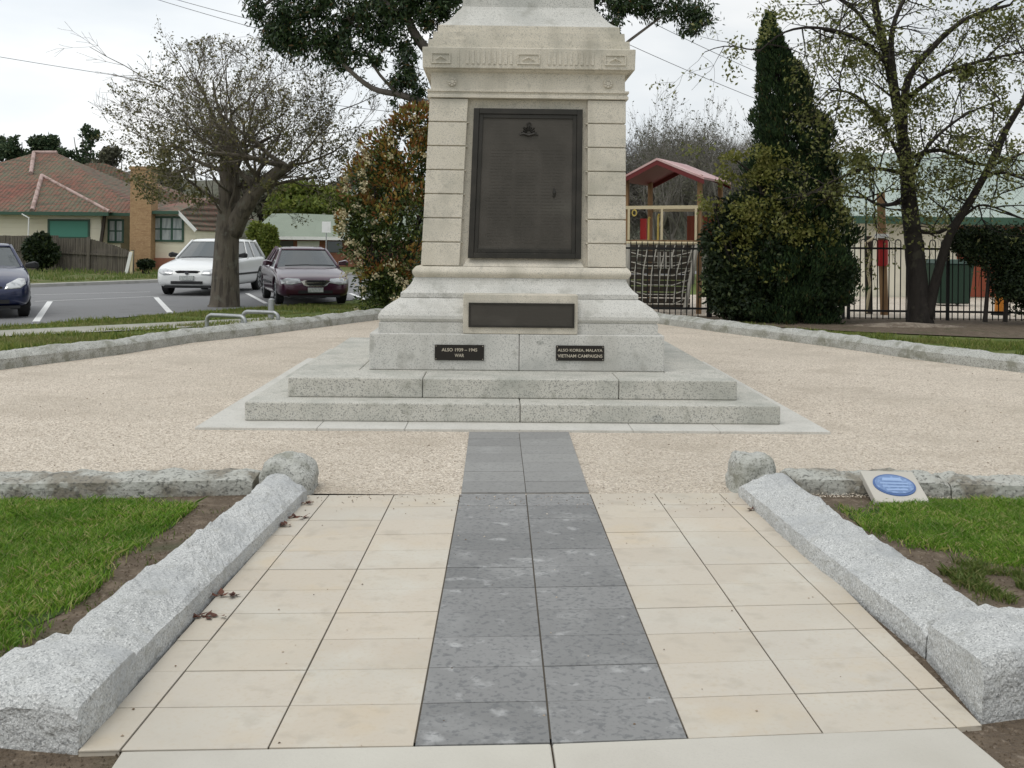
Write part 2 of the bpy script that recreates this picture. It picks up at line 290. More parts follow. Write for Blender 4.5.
# overcast: brighter low on the left (towards -X)
sx = N.new('ShaderNodeSeparateXYZ'); L.new(tc.outputs['Generated'], sx.inputs[0])
def mth(op, a, b):
    k = N.new('ShaderNodeMath'); k.operation = op
    for i, q in enumerate((a, b)):
        if isinstance(q, (int, float)): k.inputs[i].default_value = q
        else: L.new(q, k.inputs[i])
    return k.outputs[0]
g1 = mth('MULTIPLY', sx.outputs[0], -.38); g2 = mth('MULTIPLY', sx.outputs[2], -.45); zen = N.new('ShaderNodeMapRange'); zen.interpolation_type = 'SMOOTHSTEP'; L.new(sx.outputs[2], zen.inputs[0])
zen.inputs[1].default_value = .28; zen.inputs[2].default_value = .85; zen.inputs[3].default_value = 0; zen.inputs[4].default_value = .62
g3 = mth('ADD', mth('ADD', mth('ADD', g1, g2), 1.42), zen.outputs[0])
vm = N.new('ShaderNodeVectorMath'); vm.operation = 'SCALE'; L.new(cr.outputs[0], vm.inputs[0]); L.new(g3, vm.inputs['Scale'])
mx = N.new('ShaderNodeMix'); mx.data_type = 'RGBA'; mx.inputs[0].default_value = .88
L.new(sky.outputs[0], mx.inputs[6]); L.new(vm.outputs[0], mx.inputs[7]); L.new(mx.outputs[2], bg.inputs[0])
sl = bpy.data.lights.new('sun', 'SUN'); sl.energy = 1.0; sl.angle = R(25); sl.color = (1, .96, .9)
so = bpy.data.objects.new('sun', sl); col.objects.link(so)
sd = Vector((-math.sin(R(35)) * math.cos(SUN_EL), -math.cos(R(35)) * math.cos(SUN_EL), math.sin(SUN_EL)))   # towards the sun: behind-left of the camera
so.rotation_euler = sd.to_track_quat('Z', 'Y').to_euler(); sky.sun_rotation = math.atan2(sd.x, sd.y)
vs = sc.view_settings; vs.view_transform = 'Standard'; vs.look = 'None'; vs.exposure = -0.20; vs.gamma = 1

# ------------------------------------------------------------------ ground sheets
def sheet(name, m, pts, z=None, kind='structure'):
    mb = MB(); mb.add([(p[0], p[1], p[2] if z is None else z) for p in pts], [tuple(range(len(pts)))])
    o = mb.build(name, m); return struct(o, kind)
def inset(p, z): return [(q[0], q[1], z) for q in p]
g = MB(); S = 1500; g.add([(-S, -60, -.03), (S, -60, -.03), (S, S, -.03), (-S, S, -.03)], [(0, 1, 2, 3)]); struct(g.build('ground', 'lawn'))

LK = [(-260, 400), (-40, 376), (0, 370), (118, 355), (190, 343), (254, 336), (346, 324), (392, 318)]
RK = [(1300, 402), (1130, 386), (1024, 373), (920, 360), (835, 347.5), (718, 332), (659, 324), (630, 320)]
Lg = [G(*p) for p in LK]; Rg = [G(*p) for p in RK]
back = [Vector((-1.6, 23.0, 0)), Vector((1.6, 23.2, 0))]
front_y = 6.45
poly = [Vector((-1.42, front_y, 0)), Vector((-1.42, 6.6, 0)), Vector((-14, 6.6, 0)), Vector((-14, 9.5, 0))] + [p - Vector((.1, 0, 0)) for p in Lg] + back + [p + Vector((.1, 0, 0)) for p in Rg[::-1]] + [Vector((14, 9.5, 0)), Vector((14, 6.72, 0)), Vector((1.5, 6.72, 0)), Vector((1.5, front_y, 0))]
sheet('gravel_yard', 'gravel', poly, 0.0)
sheet('garden_bed', 'soil', [(-16, -2, 0), (16, -2, 0), (16, 6.78, 0), (-16, 6.66, 0)], -.012)

# loose pebbles on the gravel (stuff)
random.seed(3); pb = MB()
path_l, path_r = (460, 494), (590, 494)
for i in range(48000):
    D = 6.5 + 4.2 * random.random() ** 1.4; X = random.uniform(-.62, .62) * D * .98
    if abs(X - .06) < .43 and D < 8.75: continue
    if D > 8.6 and -2.75 < X < 2.75: continue
    r = random.uniform(.002, .0055); h = r * random.uniform(.4, .8); a = random.random() * 6.28
    z = .001
    ring = [(X + r * random.uniform(.7, 1.2) * math.cos(a + k * 1.5708), D + r * random.uniform(.7, 1.2) * math.sin(a + k * 1.5708), z) for k in range(4)]
    pb.add(ring + [(X, D, z + h)], [(0, 1, 4), (1, 2, 4), (2, 3, 4), (3, 0, 4)])
struct(pb.build('loose_gravel', 'pebble', fix=False), 'stuff')

# paving
def lerp(a, b, t): return a + (b - a) * t
def rows(linesB, linesF, nrow, gap, name, m, z, zthk=.03, skip=()):
    B = [G(*p) for p in linesB]; Fp = [G(*p) for p in linesF]; mb = MB()
    for c in range(len(B) - 1):
        if c in skip: continue
        for r in range(nrow):
            t0, t1 = r / nrow, (r + 1) / nrow
            a, b = lerp(Fp[c], B[c], t0), lerp(Fp[c + 1], B[c + 1], t0); d, e = lerp(Fp[c], B[c], t1), lerp(Fp[c + 1], B[c + 1], t1)
            cx = (a + b + d + e) / 4; q = []
            for p in (a, b, e, d):
                vx = p - cx; q.append(cx + Vector((vx.x - math.copysign(gap[0], vx.x), vx.y - math.copysign(gap[1], vx.y), 0)))
            dz = random.uniform(-.0012, .0012)
            mb.prism(q, -.02, z + dz)
    return struct(mb.build(name, m, bevel=.0015))
Bk = [(306, 496), (329, 496), (394, 496), (460, 495), (526, 495), (590, 494.5), (654, 494), (718.5, 494), (748, 494)]
Ft = [(77, 753.2), (120, 752), (268, 750), (414, 748), (551, 745), (688, 740.5), (823, 735), (957, 729), (983, 727)]
rows(Bk, Ft, 11, (.0030, .0024), 'paved_path', 'tan', .006, skip=(3, 4))
rows(Bk[3:6], Ft[3:6], 11, (.0032, .0024), 'bluestone_path', 'blue', .007)
rows([(469, 433), (519, 433), (569, 433)], [(461, 494), (526, 494), (589.5, 493.5)], 7, (.002, .003), 'bluestone_walk', 'blue2', .010)
jp = [G(*p) for p in (Bk[0], Bk[-1], Ft[-1], Ft[0])]; sheet('paving_bed', 'joint', [jp[3], jp[2], jp[1], jp[0]], .0015)
jp = [G(*p) for p in ((462, 493), (588, 493), (568, 434), (470, 434))]; sheet('walk_bed', 'joint', jp, .004)
# footpath concrete in front of the paving, two slabs
c0, c1, c2 = G(122, 754.5), G(551.5, 746.5), G(957, 730.5)
e0, e2 = c0 + Vector((.35, -3.6, 0)) , c2 + Vector((-.25, -3.9, 0)); e0 = Vector((-1.05, -.6, 0)); e1 = Vector((.2, -.6, 0)); e2 = Vector((1.15, -.6, 0))
l1 = G(113, 768); l1 = c0 + (l1 - c0) * 6; r1 = c2 + (G(1002, 768) - c2) * 6
fp = MB()
cm = lerp(l1, r1, .47)
fp.prism([c0, c1 - Vector((.003, 0, 0)), cm - Vector((.003, 0, 0)), l1], -.06, .010)
fp.prism([c1 + Vector((.003, 0, 0)), c2, r1, cm + Vector((.003, 0, 0))], -.06, .010)
struct(fp.build('footpath', 'concrete', bevel=.006))

# ------------------------------------------------------------------ rough granite edging stones
def stone(name, m, path, sections, label, cat='kerb stone', nlen=90, amp=.02, seed=1, cap_amp=1.0, group=None, freq=6, taper=.06):
    """path: list of (inner Vector, outer Vector); sections: matching lists of heights at 5 stations across"""
    path = [(Vector(a), Vector(b)) for a, b in path]
    acc = [0]
    for i in range(1, len(path)): acc.append(acc[-1] + (path[i][0] - path[i - 1][0]).length)
    tot = acc[-1]; mb = MB(); rings = []; M_ = 22
    for k in range(nlen + 1):
        s = tot * k / nlen; i = 0
        while i < len(acc) - 2 and s > acc[i + 1]: i += 1
        t = (s - acc[i]) / max(1e-6, acc[i + 1] - acc[i])
        a = path[i][0].lerp(path[i + 1][0], t); b = path[i][1].lerp(path[i + 1][1], t)
        hs = [lerp(sections[i][q], sections[i + 1][q], t) for q in range(5)]
        e = min(s, tot - s); sh = 1 - .25 * max(0, 1 - e / taper) ** 2
        ctl = [(0, -.06), (.0, hs[0] * .5 * sh), (.015, hs[0] * sh), (.3, hs[1] * sh), (.55, hs[2] * sh), (.8, hs[3] * sh), (1, hs[4] * sh), (1.02, -.06)]
        ring = []
        for j in range(M_ + 1):
            u = j / M_ * (len(ctl) - 1); q = min(int(u), len(ctl) - 2); tt = u - q
            x = lerp(ctl[q][0], ctl[q + 1][0], tt); z = lerp(ctl[q][1], ctl[q + 1][1], tt)
            p = a.lerp(b, x); p = Vector((p.x, p.y, z))
            if z > 0:
                k1 = amp * (.35 if x < .05 else 1)
                dn = nz(p, freq, seed) * k1 + nz(p, freq * 2.7, seed + 5) * k1 * .55 + abs(nz(p, freq * 6, seed + 9)) * k1 * .35
                vd = noise.voronoi(Vector((p.x * 11 + seed, p.y * 11, p.z * 11)))[0]; dn += (min(vd[1] - vd[0], .5) - .2) * k1 * .75; dn = round(dn / (amp * .22)) * amp * .22 * .5 + dn * .5
                out = (a - b).normalized() if x < .03 else (b - a).normalized() if x > .97 else Vector((0, 0, 1))
                p += out * dn
            ring.append(p)
        rings.append(ring)
    # rough end faces
    for rg, sg in ((rings[0], -1), (rings[-1], 1)):
        d = (rings[1][0] - rings[0][0]).normalized() * sg
        for p in rg: p += d * nz(p, 9, seed + 3) * amp * .6 * cap_amp
    mb.loft(rings, closed=True)
    o = mb.build(name, m, smooth=False)
    return tag(o, label, cat, group)
def pr(a, b, za=0, zb=.12): return (G(*a, za), (lambda p: Vector((p.x, p.y, 0)))(G(*b, zb)))
# left long stone : inner bottom edge / outer top edge
stone('kerb_stone', 'rockface', [pr((307, 500), (272, 472)), pr((213, 597), (199, 529)), pr((149.5, 669), (90.6, 606)), pr((136, 685), (62, 632))],
      [(.07, .095, .12, .125, .11), (.075, .095, .12, .125, .11), (.10, .115, .13, .13, .11), (.11, .12, .13, .125, .11)], 'long rough pale granite stone edging the left side of the paved path', nlen=150, amp=.025, seed=2)
stone('kerb_stone', 'rockface', [pr((137, 684), (58, 632)), pr((112, 716), (10, 655)), pr((78, 751), (-60, 700))],
      [(.125, .135, .145, .14, .12), (.145, .155, .165, .16, .14), (.13, .14, .145, .14, .13)], 'broad rough granite block at the bottom left corner of the path', nlen=60, amp=.022, seed=5, cap_amp=.4, taper=.03)
stone('kerb_stone', 'rockface', [pr((739, 497), (786.5, 474)), pr((802, 556), (848, 520)), pr((870, 611), (934, 574)), pr((925, 656), (985, 610))],
      [(.08, .10, .125, .13, .11), (.10, .115, .14, .14, .12), (.10, .12, .14, .14, .12), (.10, .115, .135, .135, .12)], 'long rough pale granite stone edging the right side of the paved path', nlen=150, amp=.025, seed=8)
stone('kerb_stone', 'rockface', [pr((926, 657), (992, 614)), pr((955, 690), (1045, 622)), pr((981, 721), (1110, 668))],
      [(.13, .17, .18, .17, .13), (.17, .20, .20, .18, .15), (.20, .205, .21, .20, .17)], 'broad rough granite block at the right end of the paving beside bare soil', nlen=60, amp=.022, seed=12, cap_amp=.4, taper=.03)
# low stained kerbs across the front of the gravel
def lowkerb(xs, label, seed):
    pts = []
    for x, yf in xs:
        a = G(x, yf); pts.append((a, a + Vector((0, .36, 0))))
    stone('kerb_stone', 'darkkerb', pts, [(.085, .10, .10, .09, .07)] * len(pts), label, nlen=110, amp=.022, seed=seed)
lowkerb([(252, 493), (120, 496), (-60, 499), (-260, 502)], 'low soil stained granite kerb between the left lawn and the gravel', 21)
lowkerb([(795, 492), (900, 495), (950, 497)], 'low soil stained granite kerb behind the blue oval marker', 25)
lowkerb([(952, 497), (1040, 500), (1250, 504)], 'low mossy granite kerb between the right lawn and the gravel', 29)
def boulder(c, rx, ry, h, label, seed, m='oldkerb'):
    mb = MB(); rings = []
    for i in range(15):
        t = i / 14; ph = t * math.pi / 2
        rr = max(.02, math.cos(ph) ** .45); zz = -.05 + (h + .05) * math.sin(ph) ** .9
        ring = []
        for j in range(36):
            a = j / 36 * 2 * math.pi; ex = .5
            x = math.copysign(abs(math.cos(a)) ** ex, math.cos(a)) * rx * rr; y = math.copysign(abs(math.sin(a)) ** ex, math.sin(a)) * ry * rr
            p = Vector((c.x + x, c.y + y, zz)); d = nz(p, 7, seed) * .035 + nz(p, 20, seed + 2) * .014
            ring.append(p + Vector((x, y, zz * .5)).normalized() * d)
        rings.append(ring)
    mb.loft(rings); tag(mb.build('end_stone', m, smooth=False), label, 'kerb stone')
boulder(G(283, 496) + Vector((0, .17, 0)), .165, .19, .215, 'squat weathered end stone behind the left long path kerb', 3)
boulder(G(757, 494) + Vector((0, .15, 0)), .15, .17, .235, 'squat weathered end stone behind the right long path kerb', 14)
# far kerbs round the gravel yard
def farkerb(G_, sgn, label, seed):
    pts = []
    for i, p in enumerate(G_):
        q = G_[min(i + 1, len(G_) - 1)] - G_[max(i - 1, 0)]; nrm = Vector((-q.y, q.x, 0)).normalized() * .34 * sgn
        pts.append((p, p + nrm))
    stone('yard_kerb', 'oldkerb', pts, [(.13, .19, .20, .18, .12)] * len(pts), label, 'kerb', nlen=260, amp=.022, seed=seed, freq=3)
farkerb(Lg + [back[0] - Vector((.4, .4, 0))], 1, 'rounded grey granite kerb along the left side of the gravel yard', 31)
farkerb(Rg + [back[1] + Vector((.4, -.5, 0))], -1, 'rounded grey granite kerb along the right side of the gravel yard', 37)

# ------------------------------------------------------------------ grass beds
def inside(p, poly):
    c = False; n = len(poly)
    for i in range(n):
        a, b = poly[i], poly[(i + 1) % n]
        if (a[1] > p[1]) != (b[1] > p[1]) and p[0] < (b[0] - a[0]) * (p[1] - a[1]) / (b[1] - a[1]) + a[0]: c = not c
    return c
def grass(name, m, poly, n, hmin, hmax, edge=.12, thresh=-9, seed=0):
    random.seed(seed + 50); mb = MB(); xs = [p[0] for p in poly]; ys = [p[1] for p in poly]; k = 0
    while k < n:
        p = Vector((random.uniform(min(xs), max(xs)), random.uniform(min(ys), max(ys)), -.012)); k += 1
        w_ = Vector((nz(p, 3, seed), nz(p, 3, seed + 9), 0)) * .25 + Vector((random.gauss(0, 1), random.gauss(0, 1), 0)) * .06
        if not inside(p + w_, poly) or nz(p, 5, seed) < thresh: continue
        h = random.uniform(hmin, hmax) * (1 + .5 * nz(p, 4, 3)); a = random.random() * 6.28; wd = random.uniform(.0018, .0032)
        lean = Vector((random.gauss(0, .35), random.gauss(0, .35), 1)); s_ = Vector((math.cos(a) * wd, math.sin(a) * wd, 0))
        m1 = p + lean * h * .55; t = p + Vector((lean.x * 1.7, lean.y * 1.7, .95)) * h
        mb.v.extend([tuple(p - s_), tuple(p + s_), tuple(m1 + s_ * .8), tuple(t), tuple(m1 - s_ * .8)]); o = len(mb.v)
        mb.f.append((o - 5, o - 4, o - 3, o - 2, o - 1))
    return struct(mb.build(name, m, fix=False), 'stuff')
lg = [G(*p) for p in [(-150, 500), (0, 500), (150, 501), (186, 513), (172, 526), (118, 552), (98, 585), (60, 612), (0, 640), (-200, 700)]]
rg_ = [G(*p) for p in [(848, 516), (880, 506), (940, 500), (1180, 503), (1300, 560), (1024, 566), (960, 550), (900, 538)]]
rg2 = [G(*p) for p in [(925, 560), (1024, 570), (1200, 590), (1200, 640), (1024, 612), (985, 600), (950, 580)]]
sheet('grass_bed', 'lawn_base', lg, -.008); sheet('grass_bed', 'lawn_base', rg_, -.008)
grass('grass', 'blade', lg, 110000, .022, .055, seed=1)
grass('grass', 'blade', rg_, 85000, .022, .052, seed=2)
grass('grass', 'blade_dry', rg2, 26000, .02, .05, thresh=-.05, seed=3)
sp_ = [G(*p) for p in [(-200, 505), (240, 503), (200, 560), (60, 690), (-200, 720)]]
grass('grass', 'blade_dry', sp_, 5000, .01, .03, thresh=.1, seed=4)
# crumbs of soil and bark
random.seed(12); cb = MB()
for i in range(9000):
    D = random.uniform(2.9, 6.2); X = random.choice((-1, 1)) * random.uniform(.25, .55) * D
    if inside((X, D), lg) or inside((X, D), rg_): continue
    r = random.uniform(.002, .008)
    cb.add([(X - r, D, -.012), (X, D - r, -.012), (X + r * random.uniform(.5, 1), D, -.012), (X, D, -.012 + r * 1.3), (X, D + r, -.012)], [(0, 1, 3), (1, 2, 3), (2, 4, 3), (4, 0, 3)])
struct(cb.build('soil_crumbs', 'pebble' if False else 'soil', fix=False), 'stuff')

random.seed(14); db = MB()
for i in range(760):
    if i < 260: D = 6.42 - abs(random.gauss(0, .16)); X = random.uniform(-1.25, 1.4) * D / 6.4; z = .0085
    elif i < 320: D = random.uniform(3.2, 6.3); X = random.uniform(-1.25, 1.4); z = .0085
    else: D = random.uniform(6.6, 17); X = random.uniform(-.55, .6) * D; z = .003
    if D > 8.5 and D < 14 and -2.8 < X < 2.8: continue
    r = random.uniform(.003, .007) if i < 320 else random.uniform(.004, .013); a = random.random() * 6.28
    db.add([(X + r * math.cos(a + k * 2.09), D + r * math.sin(a + k * 2.09), z) for k in range(3)] + [(X, D, z + r * .6)], [(0, 1, 3), (1, 2, 3), (2, 0, 3)])
struct(db.build('leaf_litter', 'litter', fix=False), 'stuff')
# fallen leaves on the paving
def leafpile(px, py, n, spread, label):
    c = G(px, py); mb = MB()
    for i in range(n):
        p = c + Vector((random.uniform(-1, 1) * spread, random.uniform(-.35, .35) * spread, .009 + random.random() * .008)); a = random.random() * 6.28
        d = Vector((math.cos(a), math.sin(a), random.uniform(-.1, .3))); q = Vector((-d.y, d.x, random.uniform(-.2, .3)))
        s_ = random.uniform(.025, .05)
        mb.add([p, p + d * s_ * .5 + q * s_ * .3, p + d * s_ + Vector((0, 0, .006)), p + d * s_ * .5 - q * s_ * .3], [(0, 1, 2), (0, 2, 3)])
    tag(mb.build('fallen_leaf', 'leaf_fall', fix=False), label, 'leaves', 'fallen leaves on the paving')
random.seed(5)
leafpile(306, 505, 9, .05, 'brown fallen leaves by the far end of the left long kerb stone')
leafpile(296, 519, 9, .055, 'second clump of brown leaves along the left kerb from its far end')
leafpile(285, 527, 8, .03, 'small dark curled leaf clump close to the left kerb, third from its far end')
leafpile(224, 598, 12, .05, 'reddish leaf clump against the middle of the left kerb')
leafpile(200, 619, 8, .035, 'thin dark leaf against the left kerb, below the reddish clump')
leafpile(222, 619, 4, .02, 'tiny thin leaf lying apart on the pale pavers left of the path')
leafpile(751, 511, 5, .022, 'single brown leaf clump at the foot of the right path kerb')

# ------------------------------------------------------------------ war memorial
YAW = R(1.0)
mem = thing('war_memorial', 'tall pale granite war memorial with bronze tablets on two broad steps', 'monument', (-.01, 11.26, 0), YAW)
def block(mb, x0, x1, y0, y1, z0, z1): mb.box(x0, x1, y0, y1, z0, z1)
def stepm(name, m, hw, z0, z1, joints, bevel=.012, ox=0):
    mb = MB(); e = .0022
    front = [-hw + ox] + joints + [hw + ox]; dpt = .55
    for a, b in zip(front[:-1], front[1:]):
        mb.box(a + (e if a != front[0] else 0), b - (e if b != front[-1] else 0), -hw, -hw + dpt, z0, z1)
        mb.box(a + (e if a != front[0] else 0), b - (e if b != front[-1] else 0), hw - dpt, hw, z0, z1)
    ys = [-hw + dpt, -.55, .62, hw - dpt]
    for a, b in zip(ys[:-1], ys[1:]):
        for s_ in (-1, 1):
            xa, xb = (-hw + ox, -hw + dpt + ox) if s_ < 0 else (hw - dpt + ox, hw + ox)
            mb.box(xa, xb, a + e * 2, b - e, z0, z1)
    mb.box(-hw + dpt + e + ox, hw - dpt - e + ox, -hw + dpt + e * 2, hw - dpt - e, z0, z1 - .001)
    return mb.build(name, m, mem, bevel=bevel)
sw = 2.29 + .33
sl_ = MB()
for a, b in zip([-sw, -1.62, -.9, .98, 1.7], [-1.62, -.9, .98, 1.7, sw]): sl_.box(a + .002, b - .002, -sw, -sw + .5, -.02, .022)
sl_.box(-sw, sw, -sw + .504, sw, -.02, .0218); sl_.build('ground_slab', 'slab', mem, bevel=.004)
stepm('lower_step', 'granite_step', 2.29, .0225, .182, [.055])
stepm('upper_step', 'granite_step', 1.985, .183, .357, [-.80, .935])
# plinth, two front blocks
mb = MB(); o_ = .045
mb.box(-1.387 + o_, .062, -1.387, 1.387, .3575, .70); mb.box(.066, 1.387 + o_, -1.387, 1.387, .3575, .70); mb.build('plinth', 'granite_base', mem, bevel=.010)
# base moulding: profile rings (half width, z, x offset)
def rings_of(prof, n=10, bulge=None):
    rr = []
    for hw, z, ox in prof:
        rr.append([(-hw + ox, -hw, z), (hw + ox, -hw, z), (hw + ox, hw, z), (-hw + ox, hw, z)])
    return rr
def arc(p0, p1, k, n=8):                 # bulging curve between two (hw,z)
    out = []
    for i in range(n + 1):
        t = i / n; hw = lerp(p0[0], p1[0], t) + k * math.sin(math.pi * t); z = lerp(p0[1], p1[1], t); out.append((hw, z))
    return out
A = [(1.322, .701), (1.322, .795), (1.308, .803)]
A += [(1.318, .812), (1.333, .835), (1.332, .865), (1.31, .905), (1.27, .945), (1.215, .985), (1.165, 1.015), (1.135, 1.025)]
A += [(1.146, 1.027), (1.146, 1.07), (1.135, 1.08), (1.10, 1.105), (1.062, 1.15), (1.04, 1.19), (1.034, 1.216)]
mb = MB(); mb.loft(rings_of([(a, z, .055 + .04 * (z - .7)) for a, z in A])); mb.build('base_moulding', 'granite_base', mem)
T = arc((1.035, 1.217), (1.03, 1.325), .032, 10)
mb = MB(); mb.loft(rings_of([(a, z, .09) for a, z in T])); mb.build('torus_moulding', 'granite', mem, smooth=False)
# front framed plaque on base moulding: x 468..576, y 295..334
def mx_(px, D=9.93, y=300): return Q(px, y, D).x + .01 - math.sin(YAW) * 1.3
fx0, fx1 = mx_(463, 9.85), mx_(578, 9.85)
mb = MB(); mb.box(fx0, fx1, -1.385, -1.10, .702, 1.075); mb.build('plaque_surround', 'granite', mem, bevel=.008)
mb = MB(); px0, px1 = mx_(469, 9.85), mx_(574, 9.85)
mb.box(px0, px1, -1.397, -1.384, .775, .985); pq = mb.build('inscription_tablet', 'bronze_text', mem, bevel=.003)
mb = MB()
for (a, b, c, d) in ((px0 - .005, px1 + .005, .765, .782), (px0 - .005, px1 + .005, .978, .995)): mb.box(a, b, -1.405, -1.3842, c, d)
for (a, b) in ((px0 - .005, px0 + .012), (px1 - .012, px1 + .005)): mb.box(a, b, -1.4045, -1.3842, .7822, .9778)
mb.build('tablet_frame', 'bronze', pq)
# small black plaques on plinth
def plaque(x0, x1, y0, y1, txt, nm):
    a = Q(x0, y0, 9.88); b = Q(x1, y1, 9.88); ox = .01 - math.sin(YAW) * 1.39
    cx = (a.x + b.x) / 2 + ox; cz = (a.z + b.z) / 2; hw = (b.x - a.x) / 2; hh = (a.z - b.z) / 2
    mb = MB(); mb.box(cx - hw, cx + hw, -1.401, -1.386, cz - hh, cz + hh); p = mb.build('plaque', 'plaque', mem, bevel=.002)
    p['label'] = nm
    for i, (ln, fr) in enumerate(txt): text_mesh(ln, .05, 'lettering', 'letter', p, (cx, -1.4018, cz + hh * (.36 if i == 0 else -.36)), fit=fr * hw * 2, fity=hh * .42)
    for sx_ in (-1, 1):
        for sz_ in (-1, 1): MB().cyl((cx + sx_ * (hw - .012), -1.402, cz + sz_ * (hh - .012)), (0, 1, 0), .004, .003, 8).build('screw', 'letter', p)
plaque(435, 484, 344.3, 360.3, [('ALSO 1939 \u2013 1945', .72), ('WAR', .19)], 'black plaque with the war years 1939 to 1945')
plaque(556, 604, 345.3, 361, [('ALSO KOREA, MALAYA', .93), ('VIETNAM CAMPAIGNS', .93)], 'black plaque naming Korea, Malaya and Vietnam')
# pillar: core + rusticated piers + recess
ZB, ZT = 1.326, 2.975
def hwz(z): return lerp(1.002, .962, (z - ZB) / (ZT - ZB))
def oxz(z): return lerp(.108, .135, (z - ZB) / (ZT - ZB))
def frus(mb, x0b, x1b, yb0, yb1, x0t, x1t, yt0, yt1, z0, z1):
    mb.add([(x0b, yb0, z0), (x1b, yb0, z0), (x1b, yb1, z0), (x0b, yb1, z0), (x0t, yt0, z1), (x1t, yt0, z1), (x1t, yt1, z1), (x0t, yt1, z1)],
           [(0, 3, 2, 1), (4, 5, 6, 7), (0, 1, 5, 4), (1, 2, 6, 5), (2, 3, 7, 6), (3, 0, 4, 7)])
mb = MB(); hb, ht = hwz(ZB), hwz(ZT)
frus(mb, -hb + .11 + oxz(ZB), hb - .11 + oxz(ZB), -hb + .06, hb - .06, -ht + .11 + oxz(ZT), ht - .11 + oxz(ZT), -ht + .06, ht - .06, ZB, ZT)
mb.build('recessed_stone', 'granite', mem)
nb = 7; pw = .375; gap = .011
for (sx_, sy_) in ((-1, -1), (1, -1), (-1, 1), (1, 1)):
    mb = MB()
    for k in range(nb):
        z0 = ZB + (ZT - ZB) * k / nb; z1 = ZB + (ZT - ZB) * (k + 1) / nb
        h0, h1, o0, o1 = hwz(z0), hwz(z1), oxz(z0), oxz(z1)
        def cr_(h, o):
            xs = sorted((sx_ * h + o, sx_ * (h - pw) + o)); ys = sorted((sy_ * h, sy_ * (h - pw))); return xs + ys
        a, b = cr_(h0, o0), cr_(h1, o1)
        frus(mb, *a, *b, z0 + gap * .5, z1 - gap * .5)
        ga = cr_(h0 - .018, o0)
        if k: mb.box(ga[0], ga[1], ga[2], ga[3], z0 - gap * .6, z0 + gap * .6)
    mb.build('corner_pier', 'granite', mem, bevel=.006)
# side panels between piers (sides/back flush slightly recessed) already the core; inner frame round the tablet
def pf(x, y, D=10.30): 
    q = Q(x, y, D); return q.x + .01 - math.sin(YAW) * 1.0, q.z
tlx, tlz = pf(475, 109); trx, _ = pf(582, 111); blx, blz = pf(469, 257); brx, _ = pf(580, 258)
D0 = -hwz(1.5) + .06
mb = MB(); yb, yt = -hwz(blz) + .06 - .028, -hwz(tlz) + .06 - .028
frus(mb, blx, brx, yb, yb + .03, tlx, trx, yt, yt + .03, blz, tlz)
tab = mb.build('bronze_tablet', 'bronze_text', mem)
mb = MB(); fw = .085; z_ = .03
def strip(x0b, x1b, z0, x0t, x1t, z1, d):
    y0 = -hwz(z0) + .06; y1 = -hwz(z1) + .06
    frus(mb, x0b, x1b, y0 - d, y0 - .0285, x0t, x1t, y1 - d, y1 - .0285, z0, z1)
tx = lambda z, s: lerp(blx, tlx, (z - blz) / (tlz - blz)) if s < 0 else lerp(brx, trx, (z - blz) / (tlz - blz))
for d, f0, f1 in ((.052, -.01, .045), (.040, .0452, .085)):
    zb_, zt_ = blz + f0, tlz - f0
    strip(tx(zb_, -1) + f0, tx(zb_, -1) + f1, zb_, tx(zt_, -1) + f0, tx(zt_, -1) + f1, zt_, d)
    strip(tx(zb_, 1) - f1, tx(zb_, 1) - f0, zb_, tx(zt_, 1) - f1, tx(zt_, 1) - f0, zt_, d)
    strip(tx(zb_, -1) + f1, tx(zb_, 1) - f1, zb_, tx(zb_, -1) + f1, tx(zb_, 1) - f1, blz + f1, d)
    strip(tx(zt_, -1) + f1, tx(zt_, 1) - f1, tlz - f1, tx(zt_, -1) + f1, tx(zt_, 1) - f1, zt_, d)
mb.build('tablet_frame', 'bronze', tab, bevel=.004)
rw = MB(); random.seed(77)
for r_ in range(30):
    z = lerp(blz + .14, tlz - .40, r_ / 29); yR = lerp(-hwz(blz), -hwz(tlz), (z - blz) / (tlz - blz)) + .06 - .0285
    x0, x1 = tx(z, -1) + .15, tx(z, 1) - .15; wc = (x1 - x0) / 3
    for c_ in range(3):
        x = x0 + wc * c_ + .02
        for q_ in range(2):
            ln = random.uniform(.07, .12); rw.box(x, min(x + ln, x0 + wc * (c_ + 1) - .015), yR - .0015, yR + .004, z, z + .010); x += ln + .018
rw.build('raised_lines', 'bronze_text', tab)
# badge: crown over a fan of rays with a scroll
ex, ez = pf(529, 129); mb = MB(); yE = -hwz(ez) + .06 - .031
for k in range(9):
    a = R(180) * k / 8; r0, r1 = .02, .075 if k % 2 == 0 else .06
    p = Vector((ex, yE, ez - .035)); d = Vector((math.cos(a), 0, math.sin(a))); n_ = Vector((-d.z, 0, d.x)) * .007
    mb.add([p + d * r0 - n_, p + d * r1 - n_ * 1.6, p + d * r1 + n_ * 1.6, p + d * r0 + n_, p + d * r0 * 1.2 + Vector((0, -.01, 0)), p + d * r1 * .9 + Vector((0, -.01, 0))],
           [(0, 1, 5, 4), (4, 5, 2, 3), (1, 2, 5), (0, 4, 3)])
mb.tube([(ex - .09, yE, ez - .055), (ex - .05, yE - .006, ez - .045), (ex, yE - .008, ez - .06), (ex + .05, yE - .006, ez - .045), (ex + .09, yE, ez - .055)], [.008, .012, .014, .012, .008], 8)
mb.tube([(ex - .022, yE - .005, ez + .045), (ex, yE - .01, ez + .062), (ex + .022, yE - .005, ez + .045)], .008, 6); mb.cyl((ex, yE - .003, ez + .05), (0, 1, 0), .02, .012, 12)
mb.build('badge', 'bronze', tab, fix=True)
ex, ez = pf(554, 193); mb = MB(); yE = -hwz(ez) + .06 - .03
